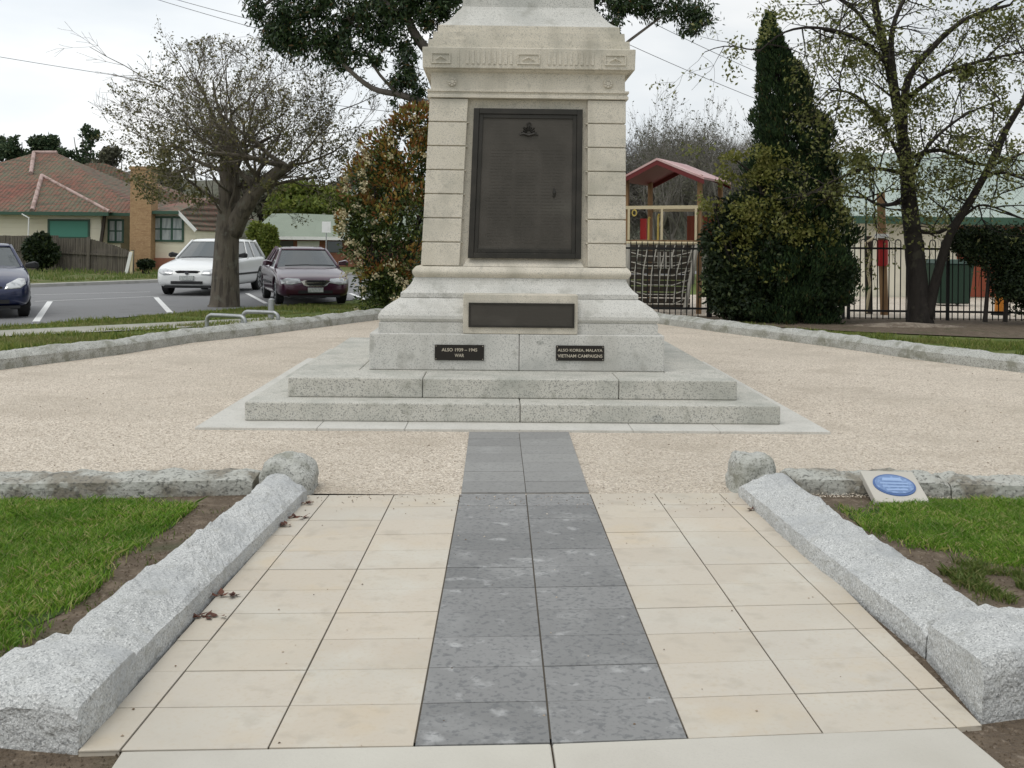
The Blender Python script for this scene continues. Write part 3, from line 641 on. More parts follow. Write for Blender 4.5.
mb.tube([(ex, yE + .004, ez - .05), (ex + .006, yE + .002, ez), (ex, yE + .004, ez + .05)], [.008, .016, .006], 8); mb.tube([(ex - .018, yE + .003, ez - .03), (ex, yE, ez - .022), (ex + .018, yE + .003, ez - .03)], .006, 6)
mb.build('relief_ornament', 'bronze', tab)
# sill below tablet
s0, sz = pf(463, 267); s1, _ = pf(584, 267); s2, sz2 = pf(468, 256.5); s3, _ = pf(580, 257)
mb = MB(); frus(mb, s0, s1, -hwz(ZB) + .012, -hwz(ZB) + .14, s2, s3, -hwz(ZB) + .075, -hwz(ZB) + .14, ZB + .001, sz2); mb.build('sill', 'granite', mem, bevel=.004)
# entablature
def zy(y, D=10.27): return H + (HZ - y) * D / F
mb = MB(); ox = .135
P = [(.962, ZT + .001), (.985, ZT + .004), (.985, ZT + .03), (.975, ZT + .036), (.975, ZT + .058), (.99, ZT + .062), (.99, ZT + .082), (.955, ZT + .088), (.950, 3.225), (.985, 3.24), (1.0, 3.255)]
mb.loft(rings_of([(a, z, ox) for a, z in P])); mb.build('frieze', 'granite', mem)
mb = MB(); ox = .14
P = [(1.035, 3.256), (1.04, 3.46)]
mb.loft(rings_of([(a, z, ox) for a, z in P])); cor = mb.build('cornice', 'granite', mem, bevel=.008)
mb = MB()
P = [(.99, 3.461), (.985, 3.545), (.945, 3.55), (.94, 3.63), (.90, 3.635), (.895, 3.70), (.885, 3.705)]
mb.loft(rings_of([(a, z, ox) for a, z in P])); mb.build('stepped_course', 'granite', mem)
mb = MB()
P = [(.883, 3.706)] + [(lerp(.88, .70, (i / 8) ** .7), 3.71 + .185 * (i / 8)) for i in range(9)] + [(.69, 3.9), (.665, 3.94), (.655, 4.1)]
mb.loft(rings_of([(a, z, ox) for a, z in P])); mb.build('sloped_cap', 'granite_base', mem)
mb = MB(); P = [(.60, 4.101), (.42, 6.6), (.0, 6.95)]
P[2] = (.02, 6.95); mb.loft(rings_of([(a, z, ox) for a, z in P])); mb.build('shaft', 'granite', mem)
# relief on the cornice: corner boxes, centre box, fluting, frieze rosettes
mb = MB(); yC = -1.04
for cx, wd in ((-.86 + ox, .095), (-.005 + ox, .11), (.84 + ox, .105)):
    z0, z1 = 3.30, 3.405
    for (a, b, c, d) in ((cx - wd, cx + wd, z0, z0 + .012), (cx - wd, cx + wd, z1 - .012, z1), (cx - wd, cx - wd + .012, z0 + .012, z1 - .012), (cx + wd - .012, cx + wd, z0 + .012, z1 - .012)):
        mb.box(a, b, yC - .009, yC + .03, c, d)
    mb.tube([(cx - wd * .55, yC - .004, 3.335), (cx, yC - .016, 3.365), (cx + wd * .55, yC - .004, 3.335)], [.004, .008, .004], 8)
for k in range(24):
    x = lerp(-.60, .62, k / 23) + ox
    if abs(x - ox) < .16: continue
    mb.box(x - .013, x + .013, yC - .004, yC + .03, 3.30, 3.43)
for x in (-.685 + ox, .70 + ox): mb.box(x - .005, x + .005, yC - .003, yC + .03, 3.262, 3.455)
mb.build('relief_carving', 'granite', cor)
for cx in (-.75 + ox, .78 + ox):
    mb = MB(); mb.cyl((cx, -.957, 3.135), (0, 1, 0), .045, .022, 20); mb.cyl((cx, -.968, 3.135), (0, 1, 0), .02, .02, 12)
    for k in range(8):
        a = k * math.pi / 4; mb.cyl((cx + .032 * math.cos(a), -.970, 3.135 + .032 * math.sin(a)), (0, 1, 0), .010, .014, 8)
    mb.build('rosette', 'granite', mem)
# thin dark blotches added for water stains on step and plinth
for (px, py, D, rx, rz, yy) in ((657, 419, 8.97, .06, .028, -2.2925), (540, 342.5, 9.88, .035, .02, -1.3895)):
    q = Q(px, py, D); cx_ = q.x + .01 - math.sin(YAW) * abs(yy); mb = MB()
    mb.add([(cx_ + rx * math.cos(k * .5236) * random.uniform(.75, 1.1), yy, q.z + rz * math.sin(k * .5236) * random.uniform(.75, 1.1)) for k in range(12)], [tuple(range(12))]); mb.build('stain_blotch', 'oldkerb', mem)
# ------------------------------------------------------------------ blue oval marker on a sloping block
a, b, c, d = G(876, 503.5), G(931, 505), G(918, 476, .13), G(862, 477, .13)
mk = thing('marker_block', 'small pale sloping concrete marker with a blue oval plate beside the right lawn', 'marker', (a + b) / 2)
loc = (a + b) / 2
tr = lambda p: Vector(p) - loc
c = Vector((a.x + .36, 0, 0)); 
W_ = (b - a).length; ux = (b - a).normalized(); uy = Vector((-ux.y, ux.x, 0))
shift = -.0
mb = MB()
def mp_(s, t, h=0):  # s along width 0..1, t up-slope 0..1
    sl = .30
    return tr(a + ux * (W_ * s - .02 * t) + uy * (sl * t)) + Vector((0, 0, .012 + .125 * t + h))
mb.add([mp_(0, 0), mp_(1, 0), mp_(1, 1), mp_(0, 1)] + [Vector((p.x, p.y + .012, p.z - .05)) for p in (mp_(0, 0), mp_(1, 0), mp_(1, 1), mp_(0, 1))],
       [(0, 1, 2, 3), (4, 7, 6, 5), (0, 4, 5, 1), (1, 5, 6, 2), (2, 6, 7, 3), (3, 7, 4, 0)])
mb.build('concrete_block', 'concrete', mk, bevel=.006)
def oval(rs, rt, h0, h1, cs=.5, ct=.52):
    m_ = MB(); r = []
    for h in (h0, h1): r.append([mp_(cs + rs * math.cos(k / 32 * 6.2832), ct + rt * math.sin(k / 32 * 6.2832), h) for k in range(32)])
    m_.loft(r); return m_
ov = oval(.39, .34, -.002, .006).build('oval_plate', 'oval_rim', mk)
oval(.355, .295, .0062, .009).build('enamel_face', 'oval', ov)
m_ = MB()
m_.add([mp_(.3, .62, .0105), mp_(.7, .62, .0105), mp_(.66, .72, .0105), mp_(.34, .72, .0105)], [(0, 1, 2, 3)])
for k, (y_, w__) in enumerate(((.52, .26), (.42, .24), (.32, .2))): m_.add([mp_(.5 - w__, y_, .0105), mp_(.5 + w__, y_, .0105), mp_(.5 + w__, y_ + .045, .0105), mp_(.5 - w__, y_ + .045, .0105)], [(0, 1, 2, 3)])
m_.build('faded_lines', 'oval_txt', ov)

# ------------------------------------------------------------------ trees
class Tree:
    def __init__(s): s.wood = MB(); s.fine = MB(); s.tips = []
    def grow(s, p, d, Ln, r, lvl, mx, up=.1, wob=.25, kids=(3, 5), shrink=.62, spread=.9, env=None, n=5):
        pts = [Vector(p)]; rad = [r]; d = Vector(d).normalized(); cur = Vector(p)
        for i in range(n):
            d = (d + Vector((random.gauss(0, wob), random.gauss(0, wob), random.gauss(0, wob) + up)) * .5).normalized()
            cur = cur + d * Ln / n
            if env and not env(cur): break
            pts.append(cur.copy()); rad.append(max(.0035, r * (1 - .6 * (i + 1) / n)))
        if len(pts) < 2: return
        (s.wood if r > .022 else s.fine).tube(pts, rad, 7 if r > .08 else 5 if r > .025 else 3, cap=False)
        if lvl >= mx: 
            s.tips += [(q, d) for q in pts[1:]]; return
        for k in range(random.randint(*kids)):
            t = random.uniform(.3, 1) if k else 1; i = min(len(pts) - 1, max(1, round(t * (len(pts) - 1))))
            ax = d.orthogonal().normalized(); ax.rotate(Matrix.Rotation(random.random() * 6.283, 3, d))
            nd = (d + ax * spread * random.uniform(.5, 1.1)).normalized()
            s.grow(pts[i], nd, Ln * shrink * random.uniform(.75, 1.2), max(.004, rad[i] * .62), lvl + 1, mx, up, wob, kids, shrink, spread, env, max(3, n - 1))
    def limb(s, pts, rad, n=9): s.wood.tube(pts, rad, n, cap=True)
def smoothpath(pts, k=4):
    out = []
    P_ = [pts[0]] + list(pts) + [pts[-1]]
    for i in range(1, len(P_) - 2):
        for j in range(k):
            t = j / k; a, b, c, d = P_[i - 1], P_[i], P_[i + 1], P_[i + 2]
            out.append(.5 * ((2 * b) + (c - a) * t + (2 * a - 5 * b + 4 * c - d) * t * t + (3 * b - a - 3 * c + d) * t ** 3))
    out.append(pts[-1]); return out
def limbpx(T, seq, r0, r1, D=None, ex=.8):
    pts = smoothpath([Q(*q) if len(q) == 3 else Q(q[0], q[1], D) for q in seq]); n = len(pts)
    T.limb(pts, [lerp(r0, r1, (i / (n - 1)) ** ex) * (1 + .10 * nz(p, 5, 2)) for i, p in enumerate(pts)]); return pts

def blob(mb, c, rad, n, size, seed=0, th=-.15, fr=1.2, asp=.5, shell=.35, d=None):
    k = 0
    while k < n:
        v = Vector((random.gauss(0, 1), random.gauss(0, 1), random.gauss(0, 1))).normalized() * (random.random() ** shell)
        p = Vector((c[0] + v.x * rad[0], c[1] + v.y * rad[1], c[2] + v.z * rad[2])); k += 1
        if noise.noise(p * fr + Vector((seed, 0, 0))) < th: continue
        mb.leaf(p, size * random.uniform(.6, 1.3), d, asp)
# left half-bare tree by the road
random.seed(21)
lt = thing('half_bare_tree', 'rounded half-bare tree with thick trunk and brownish leaves beside the road', 'tree', G(224, 306))
T = Tree(); D = G(224, 306).y
tr_pts = [Q(224, 309, D), Q(225, 300, D), Q(226, 260, D), Q(228, 225, D), Q(230, 195, D), Q(229, 165, D), Q(228, 128, D)]
tp = smoothpath(tr_pts, 4); n = len(tp)
T.limb(tp, [lerp(.40, .30, min(1, i / 8)) if i < 9 else lerp(.30, .19, (i - 8) / (n - 9)) for i in range(n)], 14)
lb = limbpx(T, [(232, 232, D), (246, 205, D - .3), (262, 185, D - .5), (285, 165, D - .8)], .26, .12)
cc = Q(250, 135, D)
def env_l(p):
    q = p - cc; k = 1 + .22 * noise.noise(p * .9)
    return (q.x / (3.9 if q.x < 0 else 3.7)) ** 2 + (q.y / 3.4) ** 2 + ((q.z) / (2.35 if q.z > 0 else 2.3)) ** 2 < k
def dirs(n):
    out = []
    for i in range(n):
        a = i * 2.39996 + random.uniform(-.2, .2); z = 1 - (i + .5) / n * 1.25; r = math.sqrt(max(0, 1 - z * z)); out.append(Vector((r * math.cos(a), r * math.sin(a), z)))
    return out
for i, d in enumerate(dirs(36)):
    src = random.choice(tp[-14:-1]) if i % 3 else random.choice(lb[3:])
    T.grow(src, d + Vector((0, 0, .1)), random.uniform(1.4, 2.1), random.uniform(.035, .075), 0, 4, up=.12, wob=.3, kids=(3, 4), shrink=.66, spread=.85, env=env_l)
# few long bare twigs out to the upper left
for s_, e_ in (((175, 95), (95, 42)), ((170, 90), (110, 75)), ((190, 80), (170, 40)), ((300, 70), (330, 45)), ((340, 110), (395, 95)), ((250, 60), (225, 38))):
    a = Q(*s_, D); b = Q(*e_, D); T.grow(a, b - a, (b - a).length, .018, 2, 4, up=.0, wob=.14, kids=(4, 5), shrink=.36, spread=.6)
T.wood.build('trunk', 'bark', lt, smooth=True, fix=False); T.fine.build('twigs', 'twig', lt, fix=False); bpy.context.view_layer.update()
lf = MB()
for (p, d) in T.tips:
    dens = .60 + .8 * noise.noise(p * 1.3)
    low = 1.0 if p.z < cc.z + .4 else .7
    if p.x < cc.x - 2.6 and p.z > cc.z + .3: continue
    if random.random() < dens * low:
        for k in range(random.randint(1, 4)): lf.leaf(p + Vector((random.gauss(0, .05), random.gauss(0, .05), random.gauss(0, .05))), random.uniform(.04, .085), None, .6)
for (x, y, rx, ry, n) in [(175, 170, 30, 18, 2000), (155, 190, 22, 14, 1200), (195, 195, 24, 10, 900), (160, 155, 26, 14, 900), (140, 180, 12, 12, 500), (150, 130, 24, 16, 350), (180, 145, 35, 20, 700), (350, 165, 22, 14, 500), (290, 150, 40, 22, 400), (340, 150, 26, 20, 250), (330, 175, 30, 12, 350), (270, 185, 24, 10, 250), (230, 160, 30, 20, 300), (250, 110, 60, 30, 200)]:
    blob(lf, Q(x, y, D + random.uniform(-1.5, 1)), (rx * .0245, 1.2, ry * .0245), n, .085, th=.03, fr=2.2, shell=.6, asp=.6)
lf.build('crown', 'l_oak', lt, fix=False)
for o in lt.children: o.matrix_parent_inverse = Matrix.Translation(lt.location).inverted()
def anchor(t):
    for o in t.children: o.matrix_parent_inverse = Matrix.Translation(t.location).inverted()
print('left tree', len(T.tips), len(lf.f))

# photinia shrub left of the pillar
random.seed(31)
ph = thing('flowering_shrub', 'tall bushy shrub with rust red leaf tips and cream flowers left of the pillar', 'shrub', (-2.9, 22.9, 0))
lumps = []
for (x, y, D, rx, rz) in [(395, 265, 22.7, 1.0, .9), (380, 240, 22.5, .85, .75), (405, 215, 22.6, 1.15, .8), (375, 185, 22.8, .7, .6), (410, 170, 22.9, 1.0, .7), (400, 150, 23, .8, .55), (422, 130, 23.0, .65, .5), (362, 222, 22.6, .5, .5), (425, 250, 22.9, 1.1, 1.2), (425, 180, 23.2, 1.1, 1.1), (385, 282, 22.4, .5, .4), (440, 200, 23.6, 1.2, 1.6), (368, 250, 22.6, .45, .45), (396, 300, 22.6, .9, .35)]:
    lumps.append((Q(x, y, D), rx, rz))
gb, rb, fb = MB(), MB(), MB()
def ring_lump(mb, n, size, top, asp=.45, rmin=.8):
    for i in range(n):
        c, rx, rz = random.choice(lumps); v = Vector((random.gauss(0, 1), random.gauss(0, 1) - .3, random.gauss(0, 1) + top)).normalized() * random.uniform(rmin, 1.06)
        p = c + Vector((v.x * rx, v.y * rx * .9, v.z * rz))
        if noise.noise(p * 1.9) < -.28: continue
        yield p, v
for p, v in ring_lump(gb, 26000, .1, 0, rmin=.35): gb.leaf(p, random.uniform(.07, .13), (v + Vector((random.gauss(0, .6), random.gauss(0, .6), random.gauss(0, .6) + .2))), .42)
for p, v in ring_lump(rb, 15000, .1, .5):
    if noise.noise(p * 1.1 + Vector((5, 0, 0))) + (p.z - 2.6) * .3 > -.12: rb.leaf(p + v * .04, random.uniform(.08, .14), (v + Vector((random.gauss(0, .4), random.gauss(0, .4), .5))), .45)
for p, v in ring_lump(fb, 190, .1, .1, rmin=.98):
    if p.y < 23.2:
        for k in range(26): fb.leaf(p + v * .07 + Vector((random.gauss(0, .05), random.gauss(0, .05), random.gauss(0, .04))), .055, None, .9)
st = MB()
for k in range(9): a = k * .7; st.tube([(-2.7 + .15 * math.cos(a), 22.9 + .15 * math.sin(a), -.03), (-2.7 + .6 * math.cos(a), 22.9 + .5 * math.sin(a), 1.4), (-2.5 + .9 * math.cos(a), 23 + .6 * math.sin(a), 2.8)], [.05, .035, .015], 6)
st.build('trunk', 'bark_dark', ph); gb.build('crown', 'l_phot', ph, fix=False); rb.build('new_leaves', 'l_phot_red', ph, fix=False); fb.build('flowers', 'l_cream', ph, fix=False); anchor(ph)

# big gum behind the pillar
random.seed(41)
gt = thing('gum_tree', 'large dark-leaved gum tree spreading above and behind the monument', 'tree', (.3, 25.4, 0))
T = Tree(); gp = smoothpath([Vector((.3, 25.4, -.05)), Vector((.2, 25.3, 2)), Vector((0, 25.2, 4)), Vector((.3, 25, 6.2)), Vector((.2, 24.8, 8.5)), Vector((0, 24.8, 10.5))])
T.limb(gp, [lerp(.42, .16, i / (len(gp) - 1)) for i in range(len(gp))], 12)
seqs = [([(520, 150, 25), (470, 120, 24.3), (428, 104, 24), (400, 95, 23.8), (372, 88, 23.6), (345, 66, 23.4), (330, 45, 23.4)], .14, .03),
        ([(515, 110, 25), (460, 80, 24.5), (425, 48, 24.2), (408, 20, 24), (398, -20, 24)], .17, .08),
        ([(400, 95, 23.8), (380, 75, 23.6), (365, 50, 23.6)], .05, .02),
        ([(520, 100, 25), (590, 70, 24.6), (630, 40, 24.5), (665, 14, 24.4), (690, -5, 24.3)], .05, .02),
        ([(408, 20, 24), (360, -10, 23.6), (300, -15, 23.4), (265, 5, 23.2)], .09, .03), ([(398, -20, 24), (420, -80, 24), (400, -140, 24)], .1, .05)]
for sq, a, b in seqs: limbpx(T, sq, a, b)
lf = MB()
cl = [(262, 8, 23.2, 14, 13), (290, 20, 23.3, 26, 22), (300, 42, 23.3, 20, 14), (278, 38, 23.3, 16, 12), (320, 5, 23.3, 22, 14), (335, 42, 23.4, 22, 16), (352, 22, 23.5, 24, 20), (345, 58, 23.4, 18, 13), (380, 12, 23.7, 30, 20), (385, 36, 23.7, 16, 12), (410, 2, 24, 30, 18),
      (440, 0, 24, 26, 22), (455, 12, 24, 14, 10), (405, 55, 23.8, 11, 18), (410, 78, 23.8, 10, 10), (398, 82, 23.8, 9, 8), (376, 60, 23.6, 8, 7), (420, 96, 24, 8, 10), (398, 105, 23.9, 7, 8), (430, 20, 24, 12, 10), (600, 2, 24.3, 20, 10), (625, 8, 24.3, 16, 8), (650, 5, 24.3, 22, 10), (680, 10, 24.3, 22, 9), (700, 16, 24.3, 13, 11), (690, 28, 24.3, 9, 6), (612, 24, 24.3, 8, 9), (640, -12, 24.3, 40, 14), (300, -15, 23.3, 50, 16), (400, -25, 24, 60, 22), (500, -40, 24, 70, 30), (600, -40, 24.5, 70, 25), (330, -50, 23.5, 60, 30), (450, -90, 24, 110, 45), (580, -100, 24.5, 100, 45)]
for i, (x, y, D, rx, ry) in enumerate(cl):
    c = Q(x, y, D); k = D / F; mult = 1 if y > -10 else .35
    for j in range(max(3, int(rx * ry / 45))):
        a = c + Vector((random.uniform(-1, 1) * rx * k, random.uniform(-1, 1) * .5, random.uniform(-1, 1) * ry * k))
        T.wood.tube([c + Vector((0, .05, -.05)), (c + a) / 2 + Vector((0, 0, .06)), a], [.014, .009, .004], 3, cap=False)
    if y > -30:
        s0 = random.choice(gp[-8:]) if y < -10 else None
    for j in range(int(rx * ry * 6.5 * mult) + 130):
        v = Vector((random.gauss(0, .55), random.gauss(0, .6), random.gauss(0, .55)))
        p = c + Vector((v.x * rx * k, v.y * .45, v.z * ry * k))
        if noise.noise(p * 3.2) < -.12: continue
        lf.leaf(p, random.uniform(.08, .16), Vector((random.gauss(0, .5), random.gauss(0, .5), random.gauss(-.5, .5))), .32)
T.wood.build('trunk', 'bark_gum', gt, smooth=True, fix=False); lf.build('crown', 'l_gum', gt, fix=False); anchor(gt)

# cypress on the right
random.seed(51)
DC = 22.3
cy = thing('cypress_tree', 'tall dark narrow cypress standing before the playground fence', 'tree', G(790, 322) * 1.0)
prof = [(15, 770, 2), (30, 769, 8), (60, 776, 17), (90, 785, 27), (120, 789, 34), (150, 791, 39), (190, 793, 46), (230, 793, 53), (265, 796, 56), (300, 794, 58), (322, 792, 52)]
lf = MB()
def cyp_at(y):
    for a, b in zip(prof[:-1], prof[1:]):
        if a[0] <= y <= b[0]:
            t = (y - a[0]) / (b[0] - a[0]); return lerp(a[1], b[1], t), lerp(a[2], b[2], t)
for i in range(135000):
    y = 15 + 307 * random.random() ** .75; cx, hw = cyp_at(y); a = random.random() * 6.2832; rr = random.random() ** .3
    c = Q(cx, y, DC); r = hw * DC / F * rr * (1 + .42 * noise.noise(Vector((math.cos(a) * 1.6, math.sin(a) * 1.6, c.z * 2.2))) + .3 * noise.noise(Vector((math.cos(a) * 5, math.sin(a) * 5, c.z * 6))))
    p = Vector((c.x + math.cos(a) * r, c.y + math.sin(a) * r * .9, c.z))
    if noise.noise(p * 2.8) < -.30: continue
    lf.leaf(p, random.uniform(.05, .12), Vector((math.cos(a) * .5 + random.gauss(0, .25), math.sin(a) * .5, 1 + random.gauss(0, .4))), .32)
lf.build('crown', 'l_cyp', cy, fix=False)
st = MB(); st.tube([Q(790, 324, DC), Q(793, 200, DC), Q(780, 100, DC), Q(771, 30, DC)], [.16, .12, .06, .01], 8); st.build('trunk', 'bark_dark', cy); anchor(cy)

# dark evergreen shrub with paler yellow leaves, left of the cypress
random.seed(61)
sh = thing('evergreen_shrub', 'broad dark shrub speckled with yellow leaves left of the cypress', 'shrub', G(738, 320))
lf = MB(); yl = MB(); st = MB()
for (x, y, D, rx, ry, n) in [(735, 285, 22, 34, 34, 7000), (725, 245, 22, 26, 32, 4000), (745, 220, 22, 30, 30, 4000), (765, 250, 21.8, 40, 50, 7000), (820, 280, 21.8, 40, 40, 5000), (742, 305, 21.9, 36, 14, 2500)]:
    k = D / F; blob(lf, Q(x, y, D), (rx * k, .6, ry * k), n, .11, th=-.3, fr=1.6, shell=.5)
for (x, y, D, rx, ry, n) in [(738, 182, 21.7, 18, 12, 350), (735, 175, 21.7, 24, 24, 1100), (765, 165, 21.6, 28, 24, 1500), (790, 190, 21.5, 26, 32, 1500), (760, 215, 21.5, 40, 30, 2300), (735, 235, 21.6, 26, 34, 1000), (708, 205, 21.7, 14, 18, 300), (800, 235, 21.4, 40, 30, 1300), (770, 265, 21.4, 30, 20, 400), (830, 215, 21.5, 22, 25, 600), (735, 158, 21.8, 16, 8, 200)]:
    k = D / F; blob(yl, Q(x, y, D), (rx * k, .5, ry * k), n, .085, th=.02, fr=2.4, shell=.6, asp=.6)
for s_, e_ in (((735, 320), (730, 240)), ((745, 320), (765, 200)), ((735, 320), (715, 210)), ((760, 200), (790, 150)), ((715, 210), (712, 195)), ((765, 200), (735, 160))):
    a, b = Q(*s_, 22), Q(*e_, 21.7); st.tube([a, lerp(a, b, .5) + Vector((.1, 0, .1)), b], [.05, .03, .012], 6)
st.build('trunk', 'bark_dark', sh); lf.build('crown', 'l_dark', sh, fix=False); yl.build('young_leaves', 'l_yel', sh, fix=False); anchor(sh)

# right deciduous tree
random.seed(71)
DR = 22.0
rt = thing('twin_stemmed_tree', 'twin-stemmed dark tree with sparse fresh leaves before the green roofed hall', 'tree', G(920, 322))
T = Tree()
main = limbpx(T, [(920, 325), (918, 290), (914, 245), (909, 200), (906, 160), (898, 110), (888, 60), (876, 10), (870, -50)], .32, .06, DR, .5)
second = limbpx(T, [(928, 318, 21.9), (936, 280, 21.8), (950, 235, 21.6), (972, 198, 21.4), (990, 165, 21.3), (1006, 130, 21.2), (1030, 90, 21), (1060, 40, 21)], .115, .045)
L_ = []
L_.append(limbpx(T, [(903, 130, DR), (908, 80, 21.9), (935, 45, 21.7), (968, 18, 21.5), (1010, 5, 21.3)], .10, .03))
L_.append(limbpx(T, [(905, 150, DR), (892, 60, 21.6), (895, 20, 21.5), (915, -20, 21.4)], .09, .03))
L_.append(limbpx(T, [(893, 70, DR), (860, 40, 21.7), (820, 28, 21.5), (785, 32, 21.3), (755, 55, 21.2)], .06, .012))
L_.append(limbpx(T, [(905, 160, DR), (940, 150, 21.6), (985, 165, 21.2), (1030, 150, 21)], .06, .02))
L_.append(limbpx(T, [(908, 175, DR), (870, 168, 21.4), (835, 180, 21.2), (800, 200, 21)], .05, .012))
L_.append(limbpx(T, [(905, 100, DR), (940, 75, 21.5), (985, 60, 21.2), (1035, 50, 21)], .06, .02))
L_.append(limbpx(T, [(912, 230, DR), (940, 232, 21.7), (965, 215, 21.5), (985, 205, 21.4), (1030, 222, 21.2)], .05, .015))
L_.append(limbpx(T, [(980, 180, 21.4), (1000, 172, 21.2), (1040, 185, 21)], .05, .02))
L_.append(limbpx(T, [(906, 170, DR), (880, 120, 21.8), (855, 95, 21.6), (830, 90, 21.4)], .05, .015))
L_.append(limbpx(T, [(908, 190, DR), (925, 150, 21.4), (960, 118, 21.1), (1000, 100, 21)], .05, .015))
L_.append(limbpx(T, [(885, 50, DR), (850, 5, 22), (800, -20, 22)], .05, .02))
L_.append(limbpx(T, [(908, 200, DR), (880, 205, 21.5), (855, 190, 21.4)], .06, .015))
for lm in L_ + [main[16:], second[12:]]:
    for k in range(10 if lm is not second else 6):
        s_ = random.choice(lm[2:]); d = Vector((random.gauss(0, 1), random.gauss(0, .7), random.gauss(.15, .8)))
        T.grow(s_, d, random.uniform(.7, 1.3), .022, 2, 4, up=-.02, wob=.35, kids=(3, 4), shrink=.62, spread=.9)
T.wood.build('trunk', 'bark_dark', rt, smooth=True, fix=False); T.fine.build('twigs', 'bark_dark', rt, fix=False)
lf = MB()
for (p, d) in T.tips:
    dens = .75 + 1.1 * noise.noise(p * .9)
    if random.random() < dens:
        for k in range(random.randint(1, 5)): lf.leaf(p + Vector((random.gauss(0, .07), random.gauss(0, .07), random.gauss(0, .07))), random.uniform(.06, .11), Vector((random.gauss(0, .6), random.gauss(0, .6), random.gauss(-.4, .5))), .5)
for (x, y, rx, ry, n) in [(905, 150, 14, 45, 1300), (880, 120, 36, 26, 1100), (860, 160, 34, 30, 1300), (840, 110, 24, 26, 700), (850, 60, 24, 20, 500), (760, 30, 20, 22, 350), (735, 60, 14, 30, 260), (790, 10, 26, 12, 300), (930, 100, 30, 24, 1000), (965, 70, 30, 24, 900), (990, 40, 34, 30, 1200), (870, 90, 30, 30, 700), (840, 190, 22, 22, 600), (960, 140, 30, 16, 500), (880, 30, 30, 20, 400), (1000, 70, 24, 30, 700), (925, 225, 10, 26, 300), (700, 150, 30, 10, 150), (950, 180, 30, 14, 260), (915, 190, 12, 20, 300), (1005, 110, 24, 30, 500), (1010, 20, 22, 26, 500), (850, 210, 18, 20, 300), (980, 15, 30, 14, 300), (1005, 150, 20, 14, 300)]:
    blob(lf, Q(x, y, 21.4), (rx * .02, .5, ry * .02), n, .09, th=.0, fr=2.2, shell=.7)
lf.build('crown', 'l_spring', rt, fix=False); anchor(rt); print('right tree', len(T.tips), len(lf.f))
# drooping fresh twigs left of it come from a neighbour behind
# dark hedge at right edge
random.seed(81)
hd = thing('hedge', 'dark evergreen hedge against the fence at the right edge', 'hedge', Q(1030, 320, 21.8))
lf = MB()
for (x, y, rx, ry, n) in [(985, 246, 30, 22, 4500), (1018, 262, 34, 40, 6500), (1040, 262, 40, 52, 9000), (965, 240, 16, 14, 1500), (1030, 300, 24, 18, 2500), (1005, 290, 14, 18, 1000), (1080, 265, 50, 55, 4000)]:
    blob(lf, Q(x, y, 21.9), (rx * .0209, .55, ry * .0209), int(n * 1.5), .075, th=-.3, fr=1.6, shell=.45)
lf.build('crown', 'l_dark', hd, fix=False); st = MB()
for x in (985, 1005, 1030): st.tube([Q(x, 322, 21.9), Q(x + 4, 270, 21.9)], [.05, .03], 6)
st.build('trunk', 'bark_dark', hd); anchor(hd)

# generic background trees
def bgtree(name, label, cat, x, ybase, D, lumps_, leaf, size, trunk='bark_dark', th=-.2, fr=.8, group=None, z0=0, dens=1.0):
    t = thing(name, label, cat, Vector((Q(x, ybase, D).x, D, z0)), 0, group); lf = MB(); st = MB(); k = D / F
    top = min(l[1] for l in lumps_)
    for (lx, ly, rx, ry) in lumps_:
        blob(lf, Q(lx, ly, D + random.uniform(-.5, .5) * rx * k), (rx * k, rx * k * .8, ry * k), int(rx * ry * 6 * dens) + 80, size, th=th, fr=fr, shell=.5, asp=.6)
        st.tube([Vector((t.location.x, D, lerp(z0, Q(lx, ly, D).z, .35))), Q(lx, ly, D)], [.10, .03], 5, cap=False)
    st.tube([Vector((t.location.x, D, z0 - .05)), Q(x, lerp(ybase, top, .7), D)], [.028 * D * .1 + .1, .08], 7, cap=False)
    st.build('trunk', trunk, t, fix=False); lf.build('crown', leaf, t, fix=False); anchor(t); return t
random.seed(91)
bgtree('gum_tree', 'tallest airy gum tree on the skyline behind the tiled house', 'tree', 86, 200, 85, [(82, 128, 9, 5), (74, 137, 8, 4), (92, 136, 9, 6), (88, 148, 16, 8), (70, 152, 12, 7), (102, 150, 8, 8), (83, 160, 26, 10)], 'l_far', .3, 'bark_gum', -.1, .6)
bgtree('gum_tree', 'round dark gum tree on the skyline at the far left edge', 'tree', 2, 200, 88, [(-2, 145, 16, 9), (0, 156, 24, 12)], 'l_far', .3, fr=.5, dens=2)
bgtree('gum_tree', 'dark bushy gum tree above the left end of the tiled roof', 'tree', 22, 200, 84, [(22, 142, 10, 8), (14, 152, 14, 9), (30, 152, 12, 8)], 'l_far', .3, fr=.5, dens=2)
bgtree('gum_tree', 'dark twin-topped gum tree above the tiled roof ridge', 'tree', 46, 200, 86, [(38, 144, 10, 8), (51, 143, 9, 8), (46, 154, 18, 9)], 'l_far', .3, fr=.5, dens=2)
bgtree('olive_grey_tree', 'grey-green tree on the slope right of the tiled roof', 'tree', 118, 215, 75, [(112, 155, 12, 9), (122, 160, 16, 12), (108, 172, 20, 14), (130, 175, 16, 16), (118, 190, 24, 14)], 'l_olive', .27, fr=.5, dens=1.6)
bgtree('olive_grey_tree', 'grey-green tree on the slope behind the brick chimney', 'tree', 160, 215, 72, [(150, 180, 18, 12), (168, 175, 16, 14), (160, 195, 26, 16)], 'l_olive', .27, fr=.5, dens=1.6)
bgtree('lime_tree', 'bright yellow-green tree behind the low green roofed building', 'tree', 305, 240, 68, [(300, 190, 22, 10), (322, 198, 22, 12), (285, 202, 18, 12), (305, 206, 34, 10), (338, 205, 18, 12), (275, 212, 12, 8)], 'l_lime', .32, fr=.7, dens=1.4)
